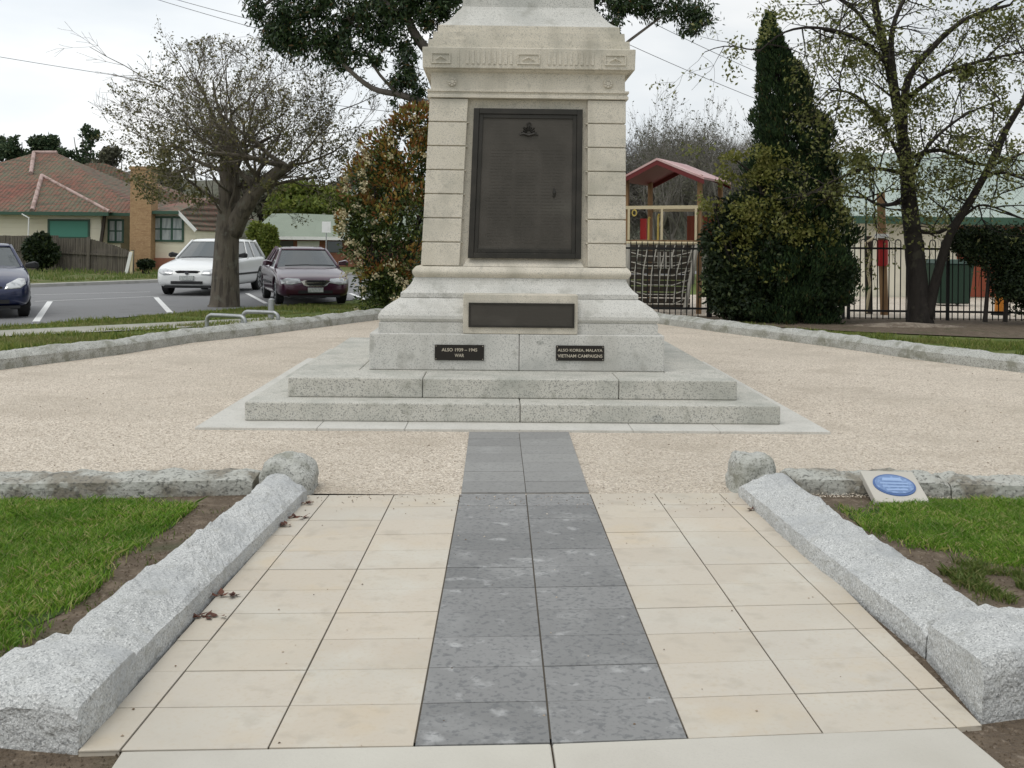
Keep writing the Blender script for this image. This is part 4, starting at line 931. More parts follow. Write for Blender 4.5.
bgtree('olive_grey_tree', 'brown-green tree on the slope left of the bright yellow-green tree', 'tree', 262, 240, 74, [(255, 185, 22, 16), (270, 195, 18, 14), (248, 205, 18, 14)], 'l_olive', .27, fr=.5, dens=1.6)
bgtree('olive_grey_tree', 'dull green tree on the slope behind the flowering shrub', 'tree', 350, 240, 78, [(345, 188, 18, 6), (370, 178, 22, 22), (360, 200, 24, 14)], 'l_olive', .27, fr=.5, dens=1.6)
bgtree('green_shrub', 'fresh green bush beside the white wagon near the low brick wall', 'shrub', 262, 268, 37, [(258, 235, 11, 14), (268, 240, 12, 16), (262, 252, 15, 12), (275, 250, 10, 12), (262, 262, 16, 8)], 'l_lime', .12, fr=1.5, dens=4)
bgtree('dark_bush', 'round dark bush in front of the paling fence', 'shrub', 40, 266, 43.2, [(38, 250, 14, 14), (46, 254, 12, 12), (42, 242, 8, 9)], 'l_dark', .2, fr=1, dens=4, z0=.1)
bgtree('low_bush', 'small green bush at the foot of the brick chimney', 'shrub', 146, 268, 44.5, [(146, 264, 8, 4)], 'l_dark', .15, fr=1, dens=6, z0=.1)
# bare trees behind playground
def bare(x, y, D, h, r, label, sd_, mx=4, n=7):
    random.seed(sd_); b0 = Q(x, y, D); b0.z = 0; t = thing('bare_tree', label, 'tree', b0, 0, 'bare grey trees behind the playground'); T = Tree()
    T.limb([b0, b0 + Vector((.1, 0, h * .25)), b0 + Vector((0, .1, h * .45))], [.2, .16, .12], 8)
    for k in range(n):
        T.grow(b0 + Vector((0, 0, h * random.uniform(.15, .45))), Vector((random.gauss(0, .55), random.gauss(0, .4), 1)), h * .38, .07, 0, mx, up=.14, wob=.22, kids=(3, 4), shrink=.62, spread=.6, n=5)
    T.wood.build('trunk', 'twig_far', t, fix=False); T.fine.build('twigs', 'twig_far', t, fix=False)
    bd = MB()
    for (p, d) in T.tips:
        if random.random() < .35: bd.leaf(p, random.uniform(.06, .13), None, .6)
    bd.build('buds', 'l_olive', t, fix=False); anchor(t)
bare(655, 240, 42, 6.0, 2, 'bare grey tree directly right of the pillar above the red play roof', 101)
bare(690, 240, 44, 6.8, 2, 'taller bare grey tree above the middle of the red play roof', 102)
bare(728, 240, 43, 6.0, 2, 'bare grey tree between the red play roof and the cypress', 103)
bare(708, 240, 50, 6.6, 2, 'bare grey tree further back beyond the red play roof', 104)
bare(672, 240, 50, 6.4, 2, 'bare grey tree further back nearest the pillar', 105)
# scrub mass behind
random.seed(95); sc_ = MB()
for (x, y, rx, ry, n) in [(650, 190, 50, 45, 20000), (700, 185, 50, 48, 20000), (745, 190, 45, 45, 12000), (600, 200, 40, 45, 5000)]:
    k = 52 / F
    for i in range(n):
        v = Vector((random.gauss(0, .45), random.gauss(0, .4), random.gauss(0, .5))); p = Q(x, y, 52) + Vector((v.x * rx * k * 1.3, v.y * 2, v.z * ry * k))
        if p.z < 0 or p.z > 6.9 + noise.noise(p * .6) * 1.2: continue
        d = Vector((random.gauss(0, .5), random.gauss(0, .5), random.gauss(.5, .5))).normalized() * random.uniform(.3, .8); q = d.orthogonal().normalized() * .014
        sc_.add([p - q, p + q, p + d], [(0, 1, 2)])
struct(sc_.build('scrub', 'twig_far', fix=False), 'stuff')

# hills behind
def hill(name, pts, D0, D1, m, seed):
    mb = MB(); rings = []; nx = 90; ny = 10
    for j in range(ny + 1):
        t = j / ny; ring = []
        for i in range(nx + 1):
            u = i / nx * (len(pts) - 1); q = min(int(u), len(pts) - 2); X = lerp(pts[q][0], pts[q + 1][0], u - q); Z = lerp(pts[q][1], pts[q + 1][1], u - q)
            y = lerp(D0, D1, t); z = -.5 + (Z + .5) * math.sin(min(1, t * 1.1) * math.pi / 2)
            p = Vector((X * (y / D1), y, z)); p.z += nz(p, .12, seed) * 1.0 * t + nz(p, .6, seed) * .5 * t; ring.append(p)
        rings.append(ring)
    mb.loft(rings, closed=False, cap=False); struct(mb.build(name, m, smooth=True, fix=False))
hill('hill', [(-110, 9), (-60, 8.5), (-44, 8.2), (-30, 7), (-20, 6.6), (-10, 6.2), (0, 7), (10, 8), (20, 8.5), (34, 8), (60, 9), (110, 9)], 66, 110, 'hill', 4)

# ------------------------------------------------------------------ road side on the left
rd = [G(-260, 352), G(0, 326), (G(0, 326) + G(240, 308)) / 2, G(240, 308), G(330, 301.5), G(420, 295)]
def ext(a, b, k): return b + (b - a) * k
nearA, nearB = G(0, 326), G(300, 303.5); nd = (nearB - nearA).normalized()
farA, farB = G(34, 286.5), G(159, 282.6)
n0, n1 = nearA - nd * 26, nearA + nd * 75
perp = Vector((-nd.y, nd.x, 0)); wroad = abs((farA - nearA).dot(perp)) * .5 + abs((farB - nearA).dot(perp)) * .5
f0_, f1_ = n0 + perp * wroad, n1 + perp * wroad
def par(off, z, off2, name, m):
    a, b, c, d = n0 + perp * off, n1 + perp * off, n1 + perp * off2, n0 + perp * off2
    return sheet(name, m, [a, b, c, d], z)
print('road width', wroad, nd)
par(0, -.012, wroad, 'road', 'asphalt')
# near footpath by pixels
fa, fb_ = G(0, 336), G(219, 325.5); fc, fd = G(0, 330), G(219, 319.5)
def o2(p): return (p - nearA).dot(perp)
def strip_px(a0, a1, b0, b1, z, name, m, e0=12, e1=22):
    u1 = (a1 - a0).normalized(); u2 = (b1 - b0).normalized(); return sheet(name, m, [a0 - u1 * e0, a1 + u1 * e1, b1 + u2 * e1, b0 - u2 * e0], z)
strip_px(fa, fb_, fc, fd, -.006, 'side_path', 'path', 14, 1.5)
kb = MB(); kb.prism([n0 + perp * wroad, n1 + perp * wroad, n1 + perp * (wroad + .3), n0 + perp * (wroad + .3)], -.03, .10)
struct(kb.build('kerb', 'kerbc', bevel=.02))
def mark(p0, p1, w0, nm='road_marking'):
    a, b = G(*p0), G(*p1); d = (b - a).normalized(); q = Vector((-d.y, d.x, 0)) * w0 / 2
    sheet(nm, 'paint', [a - q, b - q, b + q, a + q], -.008)
mark((36, 321), (50, 301), .13); mark((170, 312), (156, 297), .13); mark((266, 303), (247, 293), .12); mark((368, 300), (350, 293), .12)
mark((35, 301), (158, 296), .07); mark((34, 294.5), (150, 291.5), .06)
# bank beyond the road
bk = MB(); rings = []
for t, z in ((0, .08), (.12, .14), (.3, .30), (1, .42)):
    o_ = wroad + .3 + 26 * t; rings.append([n0 + perp * o_ + Vector((0, 0, z + .0)) + nd * s_ for s_ in (0, 15, 30, 45, 60, 75, 100)])
bk.loft(rings, closed=False, cap=False); struct(bk.build('grass_bank', 'bank', smooth=True))
# verge tufts beyond
random.seed(99)
tf = MB()
for i in range(9000):
    o_ = wroad + .4 + random.random() ** 1.5 * 6; s_ = random.uniform(15, 50); p = n0 + perp * o_ + nd * s_ + Vector((0, 0, .12 + .03 * (o_ - wroad)))
    if noise.noise(p * .6) < 0: continue
    h = random.uniform(.06, .2); tf.add([p + Vector((-.02, 0, 0)), p + Vector((.02, 0, 0)), p + Vector((random.gauss(0, .05), 0, h))], [(0, 1, 2)])
struct(tf.build('verge_grass', 'blade_dry', fix=False), 'stuff')

tf = MB(); random.seed(98)
def tuft(poly_, n, z, hm, seed):
    xs = [p.x for p in poly_]; ys = [p.y for p in poly_]
    for i in range(n):
        p = Vector((random.uniform(min(xs), max(xs)), random.uniform(min(ys), max(ys)), z))
        if not inside(p, poly_) or noise.noise(p * 1.1 + Vector((seed, 0, 0))) < -.25: continue
        h = hm * random.uniform(.5, 1.2) * (1 + noise.noise(p * .8)); w__ = random.uniform(.008, .014); a = random.random() * 3.14
        q = Vector((math.cos(a) * w__, math.sin(a) * w__, 0)); tf.add([p - q, p + q, p + Vector((random.gauss(0, .03), random.gauss(0, .03), h))], [(0, 1, 2)])
tuft([G(-30, 354), G(118, 338), G(250, 321.5), G(385, 309), G(385, 306), G(240, 321), G(0, 336), G(-30, 339)], 40000, -.02, .07, 1)
tuft([G(-30, 330), G(219, 319), G(300, 313), G(385, 306), G(385, 301), G(240, 308.5), G(0, 326), G(-30, 328)], 40000, -.02, .07, 3)
tuft([Vector((4, 21.2, 0)), Vector((7, 18.9, 0)), Vector((9, 17.6, 0)), Vector((14, 15.5, 0)), G(1060, 362), G(1024, 355), G(920, 342), G(835, 333), G(740, 323.5)], 60000, -.02, .07, 5)
struct(tf.build('verge_grass', 'blade_verge', fix=False), 'stuff')
# right-hand soil strip under trees
rs = [G(640, 322), G(760, 333), G(850, 338), G(1100, 352)]; rs2 = [G(1100, 326), G(900, 320), G(640, 313)]
sheet('soil_strip', 'soil', [Vector((3.1, 21.9, 0)), Vector((6.5, 19.6, 0)), Vector((8.6, 18.6, 0)), Vector((16, 17.4, 0)), Vector((22, 24, 0)), Vector((2.4, 24, 0))], -.010)
sheet('playground_ground', 'gravel', [Vector((2.4, 23.6, 0)), Vector((24, 23.6, 0)), Vector((24, 33.9, 0)), Vector((2.4, 33.9, 0))], -.004)
mb = MB(); c = G(905, 326)
rings = []
for i in range(6):
    t = i / 5; rings.append([(c.x + (1.25 * (1 - t)) * math.cos(a / 20 * 6.283) * (1 + .2 * math.sin(a)), c.y + .3 * (1 - t) * math.sin(a / 20 * 6.283), -.02 + .10 * t ** .7) for a in range(20)])
mb.loft(rings[:-1] + [[tuple(Vector((c.x, c.y, .08)) + (Vector(p) - Vector((c.x, c.y, .08))) * .1) for p in rings[-2]]]); struct(mb.build('soil_mound', 'soil_pale', smooth=True))

# ------------------------------------------------------------------ iron fence
def picket_run(x0, x1, D0, D1, h, label, bow, step=.125):
    a, b = Vector((x0, D0, 0)), Vector((x1, D1, 0)); t = thing('iron_fence', label, 'fence', a); Ln = (b - a).length; d = (b - a).normalized()
    k = MB(); n = int(Ln / step)
    for i in range(n):
        p = d * (i * step)
        if bow:
            if i % 2 == 0:
                q = d * ((i + 1) * step); r = step / 2; mid = (p + q) / 2
                pts = [p, p + Vector((0, 0, h - r))] + [mid + d * (-r * math.cos(u)) + Vector((0, 0, h - r + r * math.sin(u))) for u in (R(45), R(90), R(135))] + [q + Vector((0, 0, h - r)), q]
                k.tube(pts, .013, 5)
        else:
            k.tube([p, p + Vector((0, 0, h)), p + Vector((0, 0, h + .05))], [.012, .012, .002], 5)
    k.build('pickets', 'iron', t)
    for zz in (.18, h - (.20 if bow else .12)): MB().bar(Vector((0, -.012, zz)), d * Ln + Vector((0, -.012, zz)), .03, .045).build('rail', 'iron', t)
    m_ = int(Ln / 2.4) + 1
    for i in range(m_ + 1):
        p = d * (Ln * i / m_); k = MB(); k.box(p.x - .03, p.x + .03, p.y - .03, p.y + .03, -.05, h + .04); k.build('post', 'iron', t)
FD = 23.2
picket_run(2.0, 4.35, FD, FD, 1.62, 'black spiked iron fence in front of the climbing net', False)
picket_run(4.4, 7.3, FD, FD - .1, 1.62, 'black iron fence behind the dark shrub and cypress', False)
picket_run(7.4, 16, FD - .15, FD - .4, 1.75, 'black hoop-topped iron fence on the right before the cream hall', True)

# ------------------------------------------------------------------ playground tower
pt = thing('play_tower', 'timber play tower with faded red gabled roof behind the iron fence', 'playground tower', (Q(662, 240, 25.5).x, 25.5, 0), R(-28))
bx = pt.location.x; DT = 24.7
def LX(px, D=DT): return (Q(px, 230, D).x - bx) / math.cos(R(28)) + .40
def LZ(py, px=660, D=DT): return Q(px, py, D).z
xl, xr = LX(629), LX(697)
yf, yb_ = -.8, .8
zr, ze = LZ(161), LZ(181)
for x in (xl, xr):
    for y in (yf, yb_): MB().box(x - .05, x + .05, y - .05, y + .05, -.02, ze + .12).build('post', 'timber', pt)
xm = LX(661)
rf = MB(); ov = .28
for s_, xe in ((-1, xl - .12), (1, xr + .18)):
    th = Vector((0, 0, .05))
    a, b = Vector((xm, yf - ov, zr)), Vector((xm, yb_ + ov, zr)); c, d = Vector((xe, yb_ + ov, ze)), Vector((xe, yf - ov, ze))
    rf.add([a, b, c, d, a + th, b + th, c + th, d + th], [(0, 1, 2, 3), (4, 5, 6, 7), (0, 4, 5, 1), (1, 5, 6, 2), (2, 6, 7, 3), (3, 7, 4, 0)])
rfo = rf.build('roof', 'redroof', pt); ml = MB()
for s_, xe in ((-1, xl - .12), (1, xr + .18)): ml.add([(xm, yf - ov, zr - .006), (xm, yb_ + ov, zr - .006), (xe, yb_ + ov, ze - .006), (xe, yf - ov, ze - .006)], [(0, 1, 2, 3)])
ml.build('lining', 'redin', rfo, fix=False)
g2 = MB()
for y in (yf - ov + .005, yb_ + ov - .035):
    for xe in (xl - .12, xr + .18): g2.add([(xm, y, zr - .004), (xm, y, zr - .11), (xe, y, ze - .11), (xe, y, ze - .004), (xm, y + .03, zr - .004), (xm, y + .03, zr - .11), (xe, y + .03, ze - .11), (xe, y + .03, ze - .004)], [(0, 1, 2, 3), (4, 7, 6, 5), (0, 4, 5, 1), (1, 5, 6, 2), (2, 6, 7, 3), (3, 7, 4, 0)])
g2.build('barge_board', 'redin', rfo)
zb1 = LZ(207.5)
MB().box(xl - .05, xr + .05, yf - .10, yf - .052, zb1 - .04, zb1 + .04).build('top_beam', 'cream_t', pt)
MB().box(xl - .04, xr + .04, yb_ + .052, yb_ + .10, zb1 - .04, zb1 + .04).build('top_beam', 'cream_t', pt)
zd = LZ(240)
MB().box(xl - .05, xr + .05, yf - .049, yb_ + .049, zd - .1, zd).build('deck', 'timber', pt)
for px in (633, 664, 695): 
    MB().box(LX(px) - .028, LX(px) + .028, yf - .12, yf - .101, zd, zb1 - .041).build('rail_post', 'cream_t', pt)
for px, top in ((646, 219), (655, 216)):
    x = LX(px); MB().tube([(x, yf + .3, zd), (x, yf + .3, LZ(top)), (x + .03, yf + .28, LZ(top) + .05)], .028, 8).build('grab_rail', 'yellow', pt)
MB().box(LX(666), LX(692), yb_ - .045, yb_ - .005 - .01, zd + .01, LZ(214)).build('back_panel', 'rustred', pt)
MB().box(LX(635), LX(641), yf + .5, yf + .55, zd + .01, LZ(218)).build('red_panel', 'redp', pt)
rg3 = MB(); c = Vector((LX(638.5), yf - .13, LZ(213))); rg3.tube([c + Vector((.055 * math.cos(a / 12 * 6.283), 0, .07 * math.sin(a / 12 * 6.283))) for a in range(13)], .016, 6); rg3.build('ring', 'yellow', pt)
# net climbing wall
nt_ = thing('climbing_net', 'rope climbing net over dark slats below the play tower', 'climbing net', (bx, 24.0, 0))
def NX(px): return Q(px, 270, 24.0).x - bx
def NZ(py): return Q(660, py, 24.0).z
for px0_, px1_, py0, py1, r in ((697, 684, 244, 312, .05), (628, 627, 244, 312, .05)):
    MB().tube([(NX(px0_), 0, NZ(py0)), (NX(px1_), -.1, max(-.02, NZ(py1)))], r, 8).build('post', 'rope', nt_)
MB().tube([(NX(626), 0, NZ(243)), (NX(698), 0, NZ(243))], .035, 8).build('top_bar', 'cream_t', nt_)
rp = MB()
for k in range(8):
    x0 = NX(630 + k * 9); x1 = NX(626 + k * 7.8); rp.tube([(x0, 0, NZ(244)), ((x0 + x1) / 2 - .05, -.10, NZ(272)), (x1, -.15, NZ(302))], .014, 5)
for k in range(6):
    z = NZ(252 + k * 9.5); rp.tube([(NX(628), -.02 * k, z), (NX(645), -.06 - .02 * k, z - .10), (NX(672), -.06 - .02 * k, z - .10), (NX(694 - k * 2), -.02 * k, z + .02)], .013, 5)
rp.build('rope_net', 'rope', nt_)
sm = MB()
for k in range(11):
    z = NZ(247 + k * 6); sm.box(NX(628), NX(693), .35, .39, z - .075, z + .045)
sm.build('back_slats', 'slatd', nt_)
for i, px in enumerate((661, 667, 673)): MB().box(NX(px) - .035, NX(px) + .035, .30, .34, NZ(268), NZ(252)).build('window_bar', 'rope', nt_)

# second play unit right of cypress
p2 = thing('play_post', 'playground pole unit with red tube and pale hoop right of the cypress', 'playground post', (Q(880, 300, 24.6).x, 24.6, 0)); bx2 = p2.location.x
def X2(px): return Q(px, 260, 24.6).x - bx2
def Z2(py, px=880): return Q(px, py, 24.6).z
MB().tube([(X2(885), 0, -.02), (X2(880), 0, Z2(193))], .095, 10).build('pole', 'timber', p2)
MB().tube([(X2(874), .3, -.02), (X2(872), .3, Z2(236))], .085, 10).build('short_post', 'slatd', p2)
MB().tube([(X2(867), .1, Z2(250)), (X2(867), .1, Z2(197))], .02, 8).build('thin_pole', 'greenp', p2)
MB().bar((X2(850), .1, Z2(198)), (X2(868), .1, Z2(198)), .02, .02).build('cross_arm', 'greenp', p2)
MB().cyl((X2(882), -.02, (Z2(240) + Z2(266)) / 2), (0, 0, 1), .13, Z2(240) - Z2(266), 14).build('red_tube', 'redp', p2)
MB().cyl((X2(881), -.02, Z2(236)), (0, 0, 1), .16, .10, 14).build('cap', 'white', p2)
hp = MB(); hp.tube([(X2(865), -.1, .05), (X2(869), -.1, Z2(285)), (X2(866), -.1, Z2(270)), (X2(869), -.1, Z2(258)), (X2(864), -.1, Z2(243)), (X2(872), -.1, Z2(238))], .035, 8); hp.build('hoop', 'cream_t', p2)

# ------------------------------------------------------------------ hall on the right
hl = thing('hall', 'long cream hall with pale green corrugated roof behind the trees', 'building', (15, 34, 0))
hx0, hx1 = 10.9 - 15, 28 - 15
ze_ = 2.5
MB().box(hx0 + .3, hx1 - .3, 0, 12, -.02, ze_).build('wall', 'creamwall', hl)
rf = MB(); th = .06
rf.add([(hx0, -.5, ze_ + .08), (hx1, -.5, ze_ + .08), (hx1, 6, 5.2), (hx0, 6, 5.2), (hx1, 12.5, ze_ + .08), (hx0, 12.5, ze_ + .08)], [(0, 1, 2, 3), (3, 2, 4, 5), (0, 3, 5), (1, 4, 2)]); rf.build('roof', 'corrug', hl)
MB().box(hx0, hx1, -.62, -.5, ze_ - .16, ze_ + .08).build('gutter', 'gtrim', hl)
MB().box(Q(957, 250, 34).x - 15, Q(1050, 250, 34).x - 15, -.06, -.003, .02, ze_ - .2).build('rust_red_panel', 'rustred', hl)
bn = thing('wheelie_bin', 'dark green bin standing behind the fence right of the twin stems', 'bin', (Q(949, 300, 29).x, 29, 0))
mb = MB(); mb.loft([[(-.42, -.35, .06), (.42, -.35, .06), (.42, .35, .06), (-.42, .35, .06)], [(-.52, -.42, 1.15), (.52, -.42, 1.15), (.52, .42, 1.15), (-.52, .42, 1.15)]]); mb.build('bin_body', 'greenp', bn, bevel=.03)
mb = MB(); mb.loft([[(-.55, -.46, 1.152), (.55, -.46, 1.152), (.55, .46, 1.152), (-.55, .46, 1.152)], [(-.45, -.3, 1.26), (.45, -.3, 1.26), (.45, .46, 1.27), (-.45, .46, 1.27)]]); mb.build('lid', 'greenp', bn, bevel=.02)
for s_ in (-1, 1): MB().cyl((s_ * .38, .36, .10), (1, 0, 0), .10, .06, 16).build('wheel', 'rubber', bn)
ob = thing('orange_post', 'short orange post behind the fence at the hedge foot', 'post', (Q(1000, 318, 25).x, 25, 0))
mb = MB(); mb.tube([(0, 0, -.02), (0, 0, .42), (0, 0, .5)], [.13, .12, .05], 12); mb.build('post_body', 'orange', ob); MB().cyl((0, 0, .02), (0, 0, 1), .2, .05, 16).build('base', 'rubber', ob)

# ------------------------------------------------------------------ tiled house
hs = thing('tiled_house', 'cream weatherboard house with mossy red tiled roof and tan brick chimney', 'house', (-21, 47, .2)); ho = Vector((-21, 47, .2))
def hq(px, py, D): q = Q(px, py, D); return q - ho
ez_ = hq(60, 213, 47).z
xw = hq(32, 213, 46.5).x
wall = MB(); wall.box(-9, 3.3, .5, 10, -.25, ez_ + .02); wall.box(xw + .5, 2.6, -.0, .499, -.25, ez_ + .02); wo = wall.build('wall', 'board', hs)
def hip(mb, x0, x1, y0, y1, z0, rx0, rx1, ry, z1):
    mb.add([(x0, y0, z0), (x1, y0, z0), (x1, y1, z0), (x0, y1, z0), (rx0, ry, z1), (rx1, ry, z1)], [(0, 1, 5, 4), (1, 2, 5), (2, 3, 4, 5), (3, 0, 4), (0, 3, 2, 1)])
rfm = MB(); ap = hq(34, 153, 53); ap2 = hq(57, 153, 53)
hip(rfm, -9.5, 4.6, .05, 10.6, ez_ + .04, ap.x, ap2.x, 6, ap.z)
w2 = hq(42, 176, 49.5)
rfm.add([(xw, -.5, ez_ + .045), (3.15, -.5, ez_ + .045), (w2.x, w2.y, w2.z), (w2.x - .3, 5, w2.z), (3.15, 3.8, ez_ + .045), (xw, 3.8, ez_ + .045)], [(0, 1, 2), (1, 4, 3, 2), (0, 2, 3, 5)])
q1, q2 = hq(86, 163, 57), hq(104, 163, 57)
hip(rfm, q1.x - 2, 6.2, 7.5, 13.5, ez_ + .05, q1.x, q2.x, 10, q1.z)
rf_o = rfm.build('roof', 'tile', hs)
rc = MB()
rc.tube([(ap.x, 6, ap.z + .03), (ap2.x, 6, ap2.z + .03)], .09, 8); rc.tube([(ap.x, 6, ap.z + .03), (hq(25, 176, 50).x, 3.6, lerp(ap.z, ez_, .4) + .1)], .10, 8)
rc.tube([(w2.x, w2.y, w2.z + .03), (xw, -.5, ez_ + .1)], .10, 8); rc.tube([(w2.x, w2.y, w2.z + .03), (3.15, -.5, ez_ + .08)], .07, 8)
rc.build('ridge_cap', 'ridge', rf_o)
MB().box(-9.5, 4.6, -.02 - .1, .049, ez_ - .10, ez_ + .035).build('gutter', 'gtrim', hs); MB().box(xw, 3.15, -.62, -.5, ez_ - .12, ez_ + .04).build('gutter', 'gtrim', hs)
def window(px0, px1, py0, py1, D, bars, nm=None, pane='curtain', par=hs, y=None):
    a, b = hq(px0, py0, D), hq(px1, py1, D); yy = a.y if y is None else y
    f = MB(); t = .09
    f.box(a.x, b.x, yy - .06, yy - .002, a.z - t, a.z); f.box(a.x, b.x, yy - .06, yy - .002, b.z, b.z + t)
    for i in range(bars + 1):
        x = lerp(a.x, b.x - t, i / bars); f.box(x, x + t, yy - .055, yy - .002, b.z + t, a.z - t)
    f.box(a.x + t, b.x - t, yy - .05, yy - .003, (a.z + b.z) / 2 - .03, (a.z + b.z) / 2 + .03) if pane != 'gblind' else None
    w_ = f.build('window', 'gtrim', par)
    if nm: w_['label'] = nm
    MB().box(a.x + .03, b.x - .03, yy - .03, yy - .0045, b.z + .03, a.z - .03).build('blind' if pane == 'gblind' else 'pane', pane, w_); return w_
window(48, 90, 219, 239, 47, 1, 'wide window covered by a sea green roller blind', 'gblind')
window(108, 124, 219, 243, 47.45, 2, None, 'curtain')
MB().bar(hq(105, 214, 46.9), hq(101, 243, 46.9), .12, .12).build('porch_post', 'slatd', hs)
MB().tube([hq(22, 214, 46.9), hq(29, 218, 46.9), hq(28, 243, 46.9)], .04, 6).build('downpipe', 'white', hs)
# brick chimney
a, b = hq(132, 170, 46.3), hq(152, 275, 46.3); mb = MB(); mb.box(a.x, b.x, -.9, .0 - .01, -.3, a.z); mb.box(a.x - .05, b.x + .05, -.95, .05, a.z + .001, a.z + .15); mb.build('chimney', 'tanbrick', hs, bevel=.01)
# right wing
a, b = hq(152, 213, 46.7), hq(199, 275, 46.7); z1_ = hq(170, 212, 46.7).z
wg = MB(); wg.add([(a.x, -.3, -.3), (hq(198, 0, 46.7).x, -.3, -.3), (hq(198, 0, 46.7).x, -.3, hq(198, 231, 46.7).z), (hq(184, 0, 46.7).x, -.3, z1_), (a.x, -.3, z1_), (a.x, 5, -.3), (hq(198, 0, 46.7).x, 5, -.3), (hq(198, 0, 46.7).x, 5, hq(198, 231, 46.7).z), (hq(184, 0, 46.7).x, 5, z1_), (a.x, 5, z1_)],
       [(0, 1, 2, 3, 4), (5, 9, 8, 7, 6), (0, 5, 6, 1), (1, 6, 7, 2), (2, 7, 8, 3), (3, 8, 9, 4), (4, 9, 5, 0)]); wg.build('wing_wall', 'board', hs)
xr_ = hq(184, 0, 46.7).x; xe_ = hq(200, 0, 46.7).x; ze2 = hq(200, 231, 46.7).z
r2 = MB(); r2.add([(a.x - .1, -.7, z1_ + .02), (xr_, -.7, z1_ + .02), (xe_, -.7, ze2 + .02), (xe_, 6, ze2 + .02), (xr_ - .5, 6, z1_ + .9), (a.x - .1, 6, z1_ + .9)], [(0, 1, 4, 5), (1, 2, 3, 4)]); r2.build('wing_roof', 'tile', hs)
bb = MB(); bb.bar((xr_ - .05, -.72, z1_), (xe_ + .05, -.72, ze2), .05, .14); bb.build('barge_board', 'white', hs); MB().box(a.x - .1, xr_, -.8, -.705, z1_ - .1, z1_ + .03).build('gutter', 'gtrim', hs)
window(149.5, 184, 216, 242, 46.7, 3, 'three-light green framed window with pale curtains', 'curtain', y=-.3)
br = MB(); br.box(hq(146, 0, 46.5).x, hq(176, 0, 46.5).x, -.5, -.31, -.3, hq(160, 258, 46.5).z); br.build('brick_base', 'redbrick', hs)
# paling fence, sloping panel and straight run
pf1 = thing('paling_fence', 'weathered dark paling fence whose end slopes down towards the chimney', 'fence', Q(90, 268, 43.6)); fo = pf1.location.copy()
mb = MB(); pts = [(56, 238.5), (88, 238), (110, 244), (132, 252)]
for i in range(3):
    (xa, ya), (xb, yb2) = pts[i], pts[i + 1]; n_ = max(4, int((xb - xa) / 2.3))
    for j in range(n_):
        p0, p1 = lerp(xa, xb, j / n_), lerp(xa, xb, (j + .93) / n_); z_t = Q((p0 + p1) / 2, lerp(ya, yb2, (j + .5) / n_), 43.6).z; A_, B_ = Q(p0, 268, 43.6), Q(p1, 268, 43.6)
        mb.box(A_.x - fo.x, B_.x - fo.x, -.012, .012, -fo.z, z_t - fo.z + random.uniform(-.015, .015))
mb.build('palings', 'paling', pf1)
for (xa, ya, xb, yb2) in ((56, 252, 132, 256),): A_, B_ = Q(xa, ya, 43.55) - fo, Q(xb, yb2, 43.55) - fo; MB().bar(A_, B_, .04, .09).build('rail', 'paling', pf1)
for px, py in ((88, 237), (132, 250)): A_ = Q(px, 268, 43.5) - fo; MB().box(A_.x - .06, A_.x + .06, -.10, -.014, -fo.z, Q(px, py, 43.5).z - fo.z).build('post', 'paling', pf1)
pf2 = thing('paling_fence', 'straight weathered paling fence at the far left edge behind the navy car', 'fence', Q(20, 268, 44.2)); fo = pf2.location.copy(); mb = MB()
for j in range(32):
    x0 = -60 + j * 3.7; A_, B_ = Q(x0, 268, 44.2), Q(x0 + 3.4, 268, 44.2); mb.box(A_.x - fo.x, B_.x - fo.x, -.012, .012, -fo.z, Q(x0, 235.5, 44.2).z - fo.z + random.uniform(-.01, .01))
mb.build('palings', 'paling', pf2); MB().bar(Q(-60, 250, 44.15) - fo, Q(57, 250, 44.15) - fo, .04, .09).build('rail', 'paling', pf2)
gp_ = thing('garden_gatepost', 'pale leaning board and post at the end of the paling fence', 'post', Q(129, 274, 43.2)); fo = gp_.location.copy()
MB().bar(Q(126, 274, 43.2) - fo, Q(131, 252, 43.2) - fo, .13, .04).build('leaning_board', 'white', gp_); MB().bar(Q(131, 274, 43.25) - fo, Q(132, 251, 43.25) - fo, .10, .08).build('post', 'cream_t', gp_)
# low green-roofed building
lb_ = thing('low_building', 'low brown brick building with wavy pale green sheet roof', 'building', (-11.8, 60, 0)); bo = Vector((-11.8, 60, 0))
def bq(px, py, D=60): return Q(px, py, D) - bo
mb = MB(); mb.box(bq(262, 0).x, bq(400, 0).x, 0, 8, -.5, bq(300, 236).z); mb.build('wall', 'redbrick', lb_)
rf = MB(); e = bq(300, 237).z; r1_, r2_ = bq(272, 213.5, 63), bq(298, 213.5, 63); v_ = bq(318, 221, 62); r3_ = bq(335, 215, 63); r4_ = bq(420, 212, 63); xL, xR = bq(252, 0).x, bq(420, 0).x
rf.add([(xL, -.6, e), (bq(318, 0).x, -.6, e), (xR, -.6, e), (r1_.x, 3, r1_.z), (r2_.x, 3, r2_.z), (v_.x, 2.4, v_.z), (r3_.x, 3, r3_.z), (r4_.x, 3, r4_.z), (xL, 9, e), (xR, 9, e)],
       [(0, 1, 5, 4, 3), (1, 2, 7, 6, 5), (3, 4, 5, 6, 7, 9, 8), (0, 3, 8), (2, 9, 7)]); rf.build('roof', 'colorbond', lb_)
MB().box(xL, xR, -.7, -.6, e - .16, e + .02).build('gutter', 'white', lb_)
for x0, x1, m_ in ((270, 296, 'winglass'), (300, 322, 'white'), (330, 345, 'winglass')):
    mb = MB(); mb.box(bq(x0, 0).x, bq(x1, 0).x, -.05, -.002, bq(0, 249).z, bq(300, 241).z); mb.build('window' if m_ != 'white' else 'garage_door', m_, lb_)
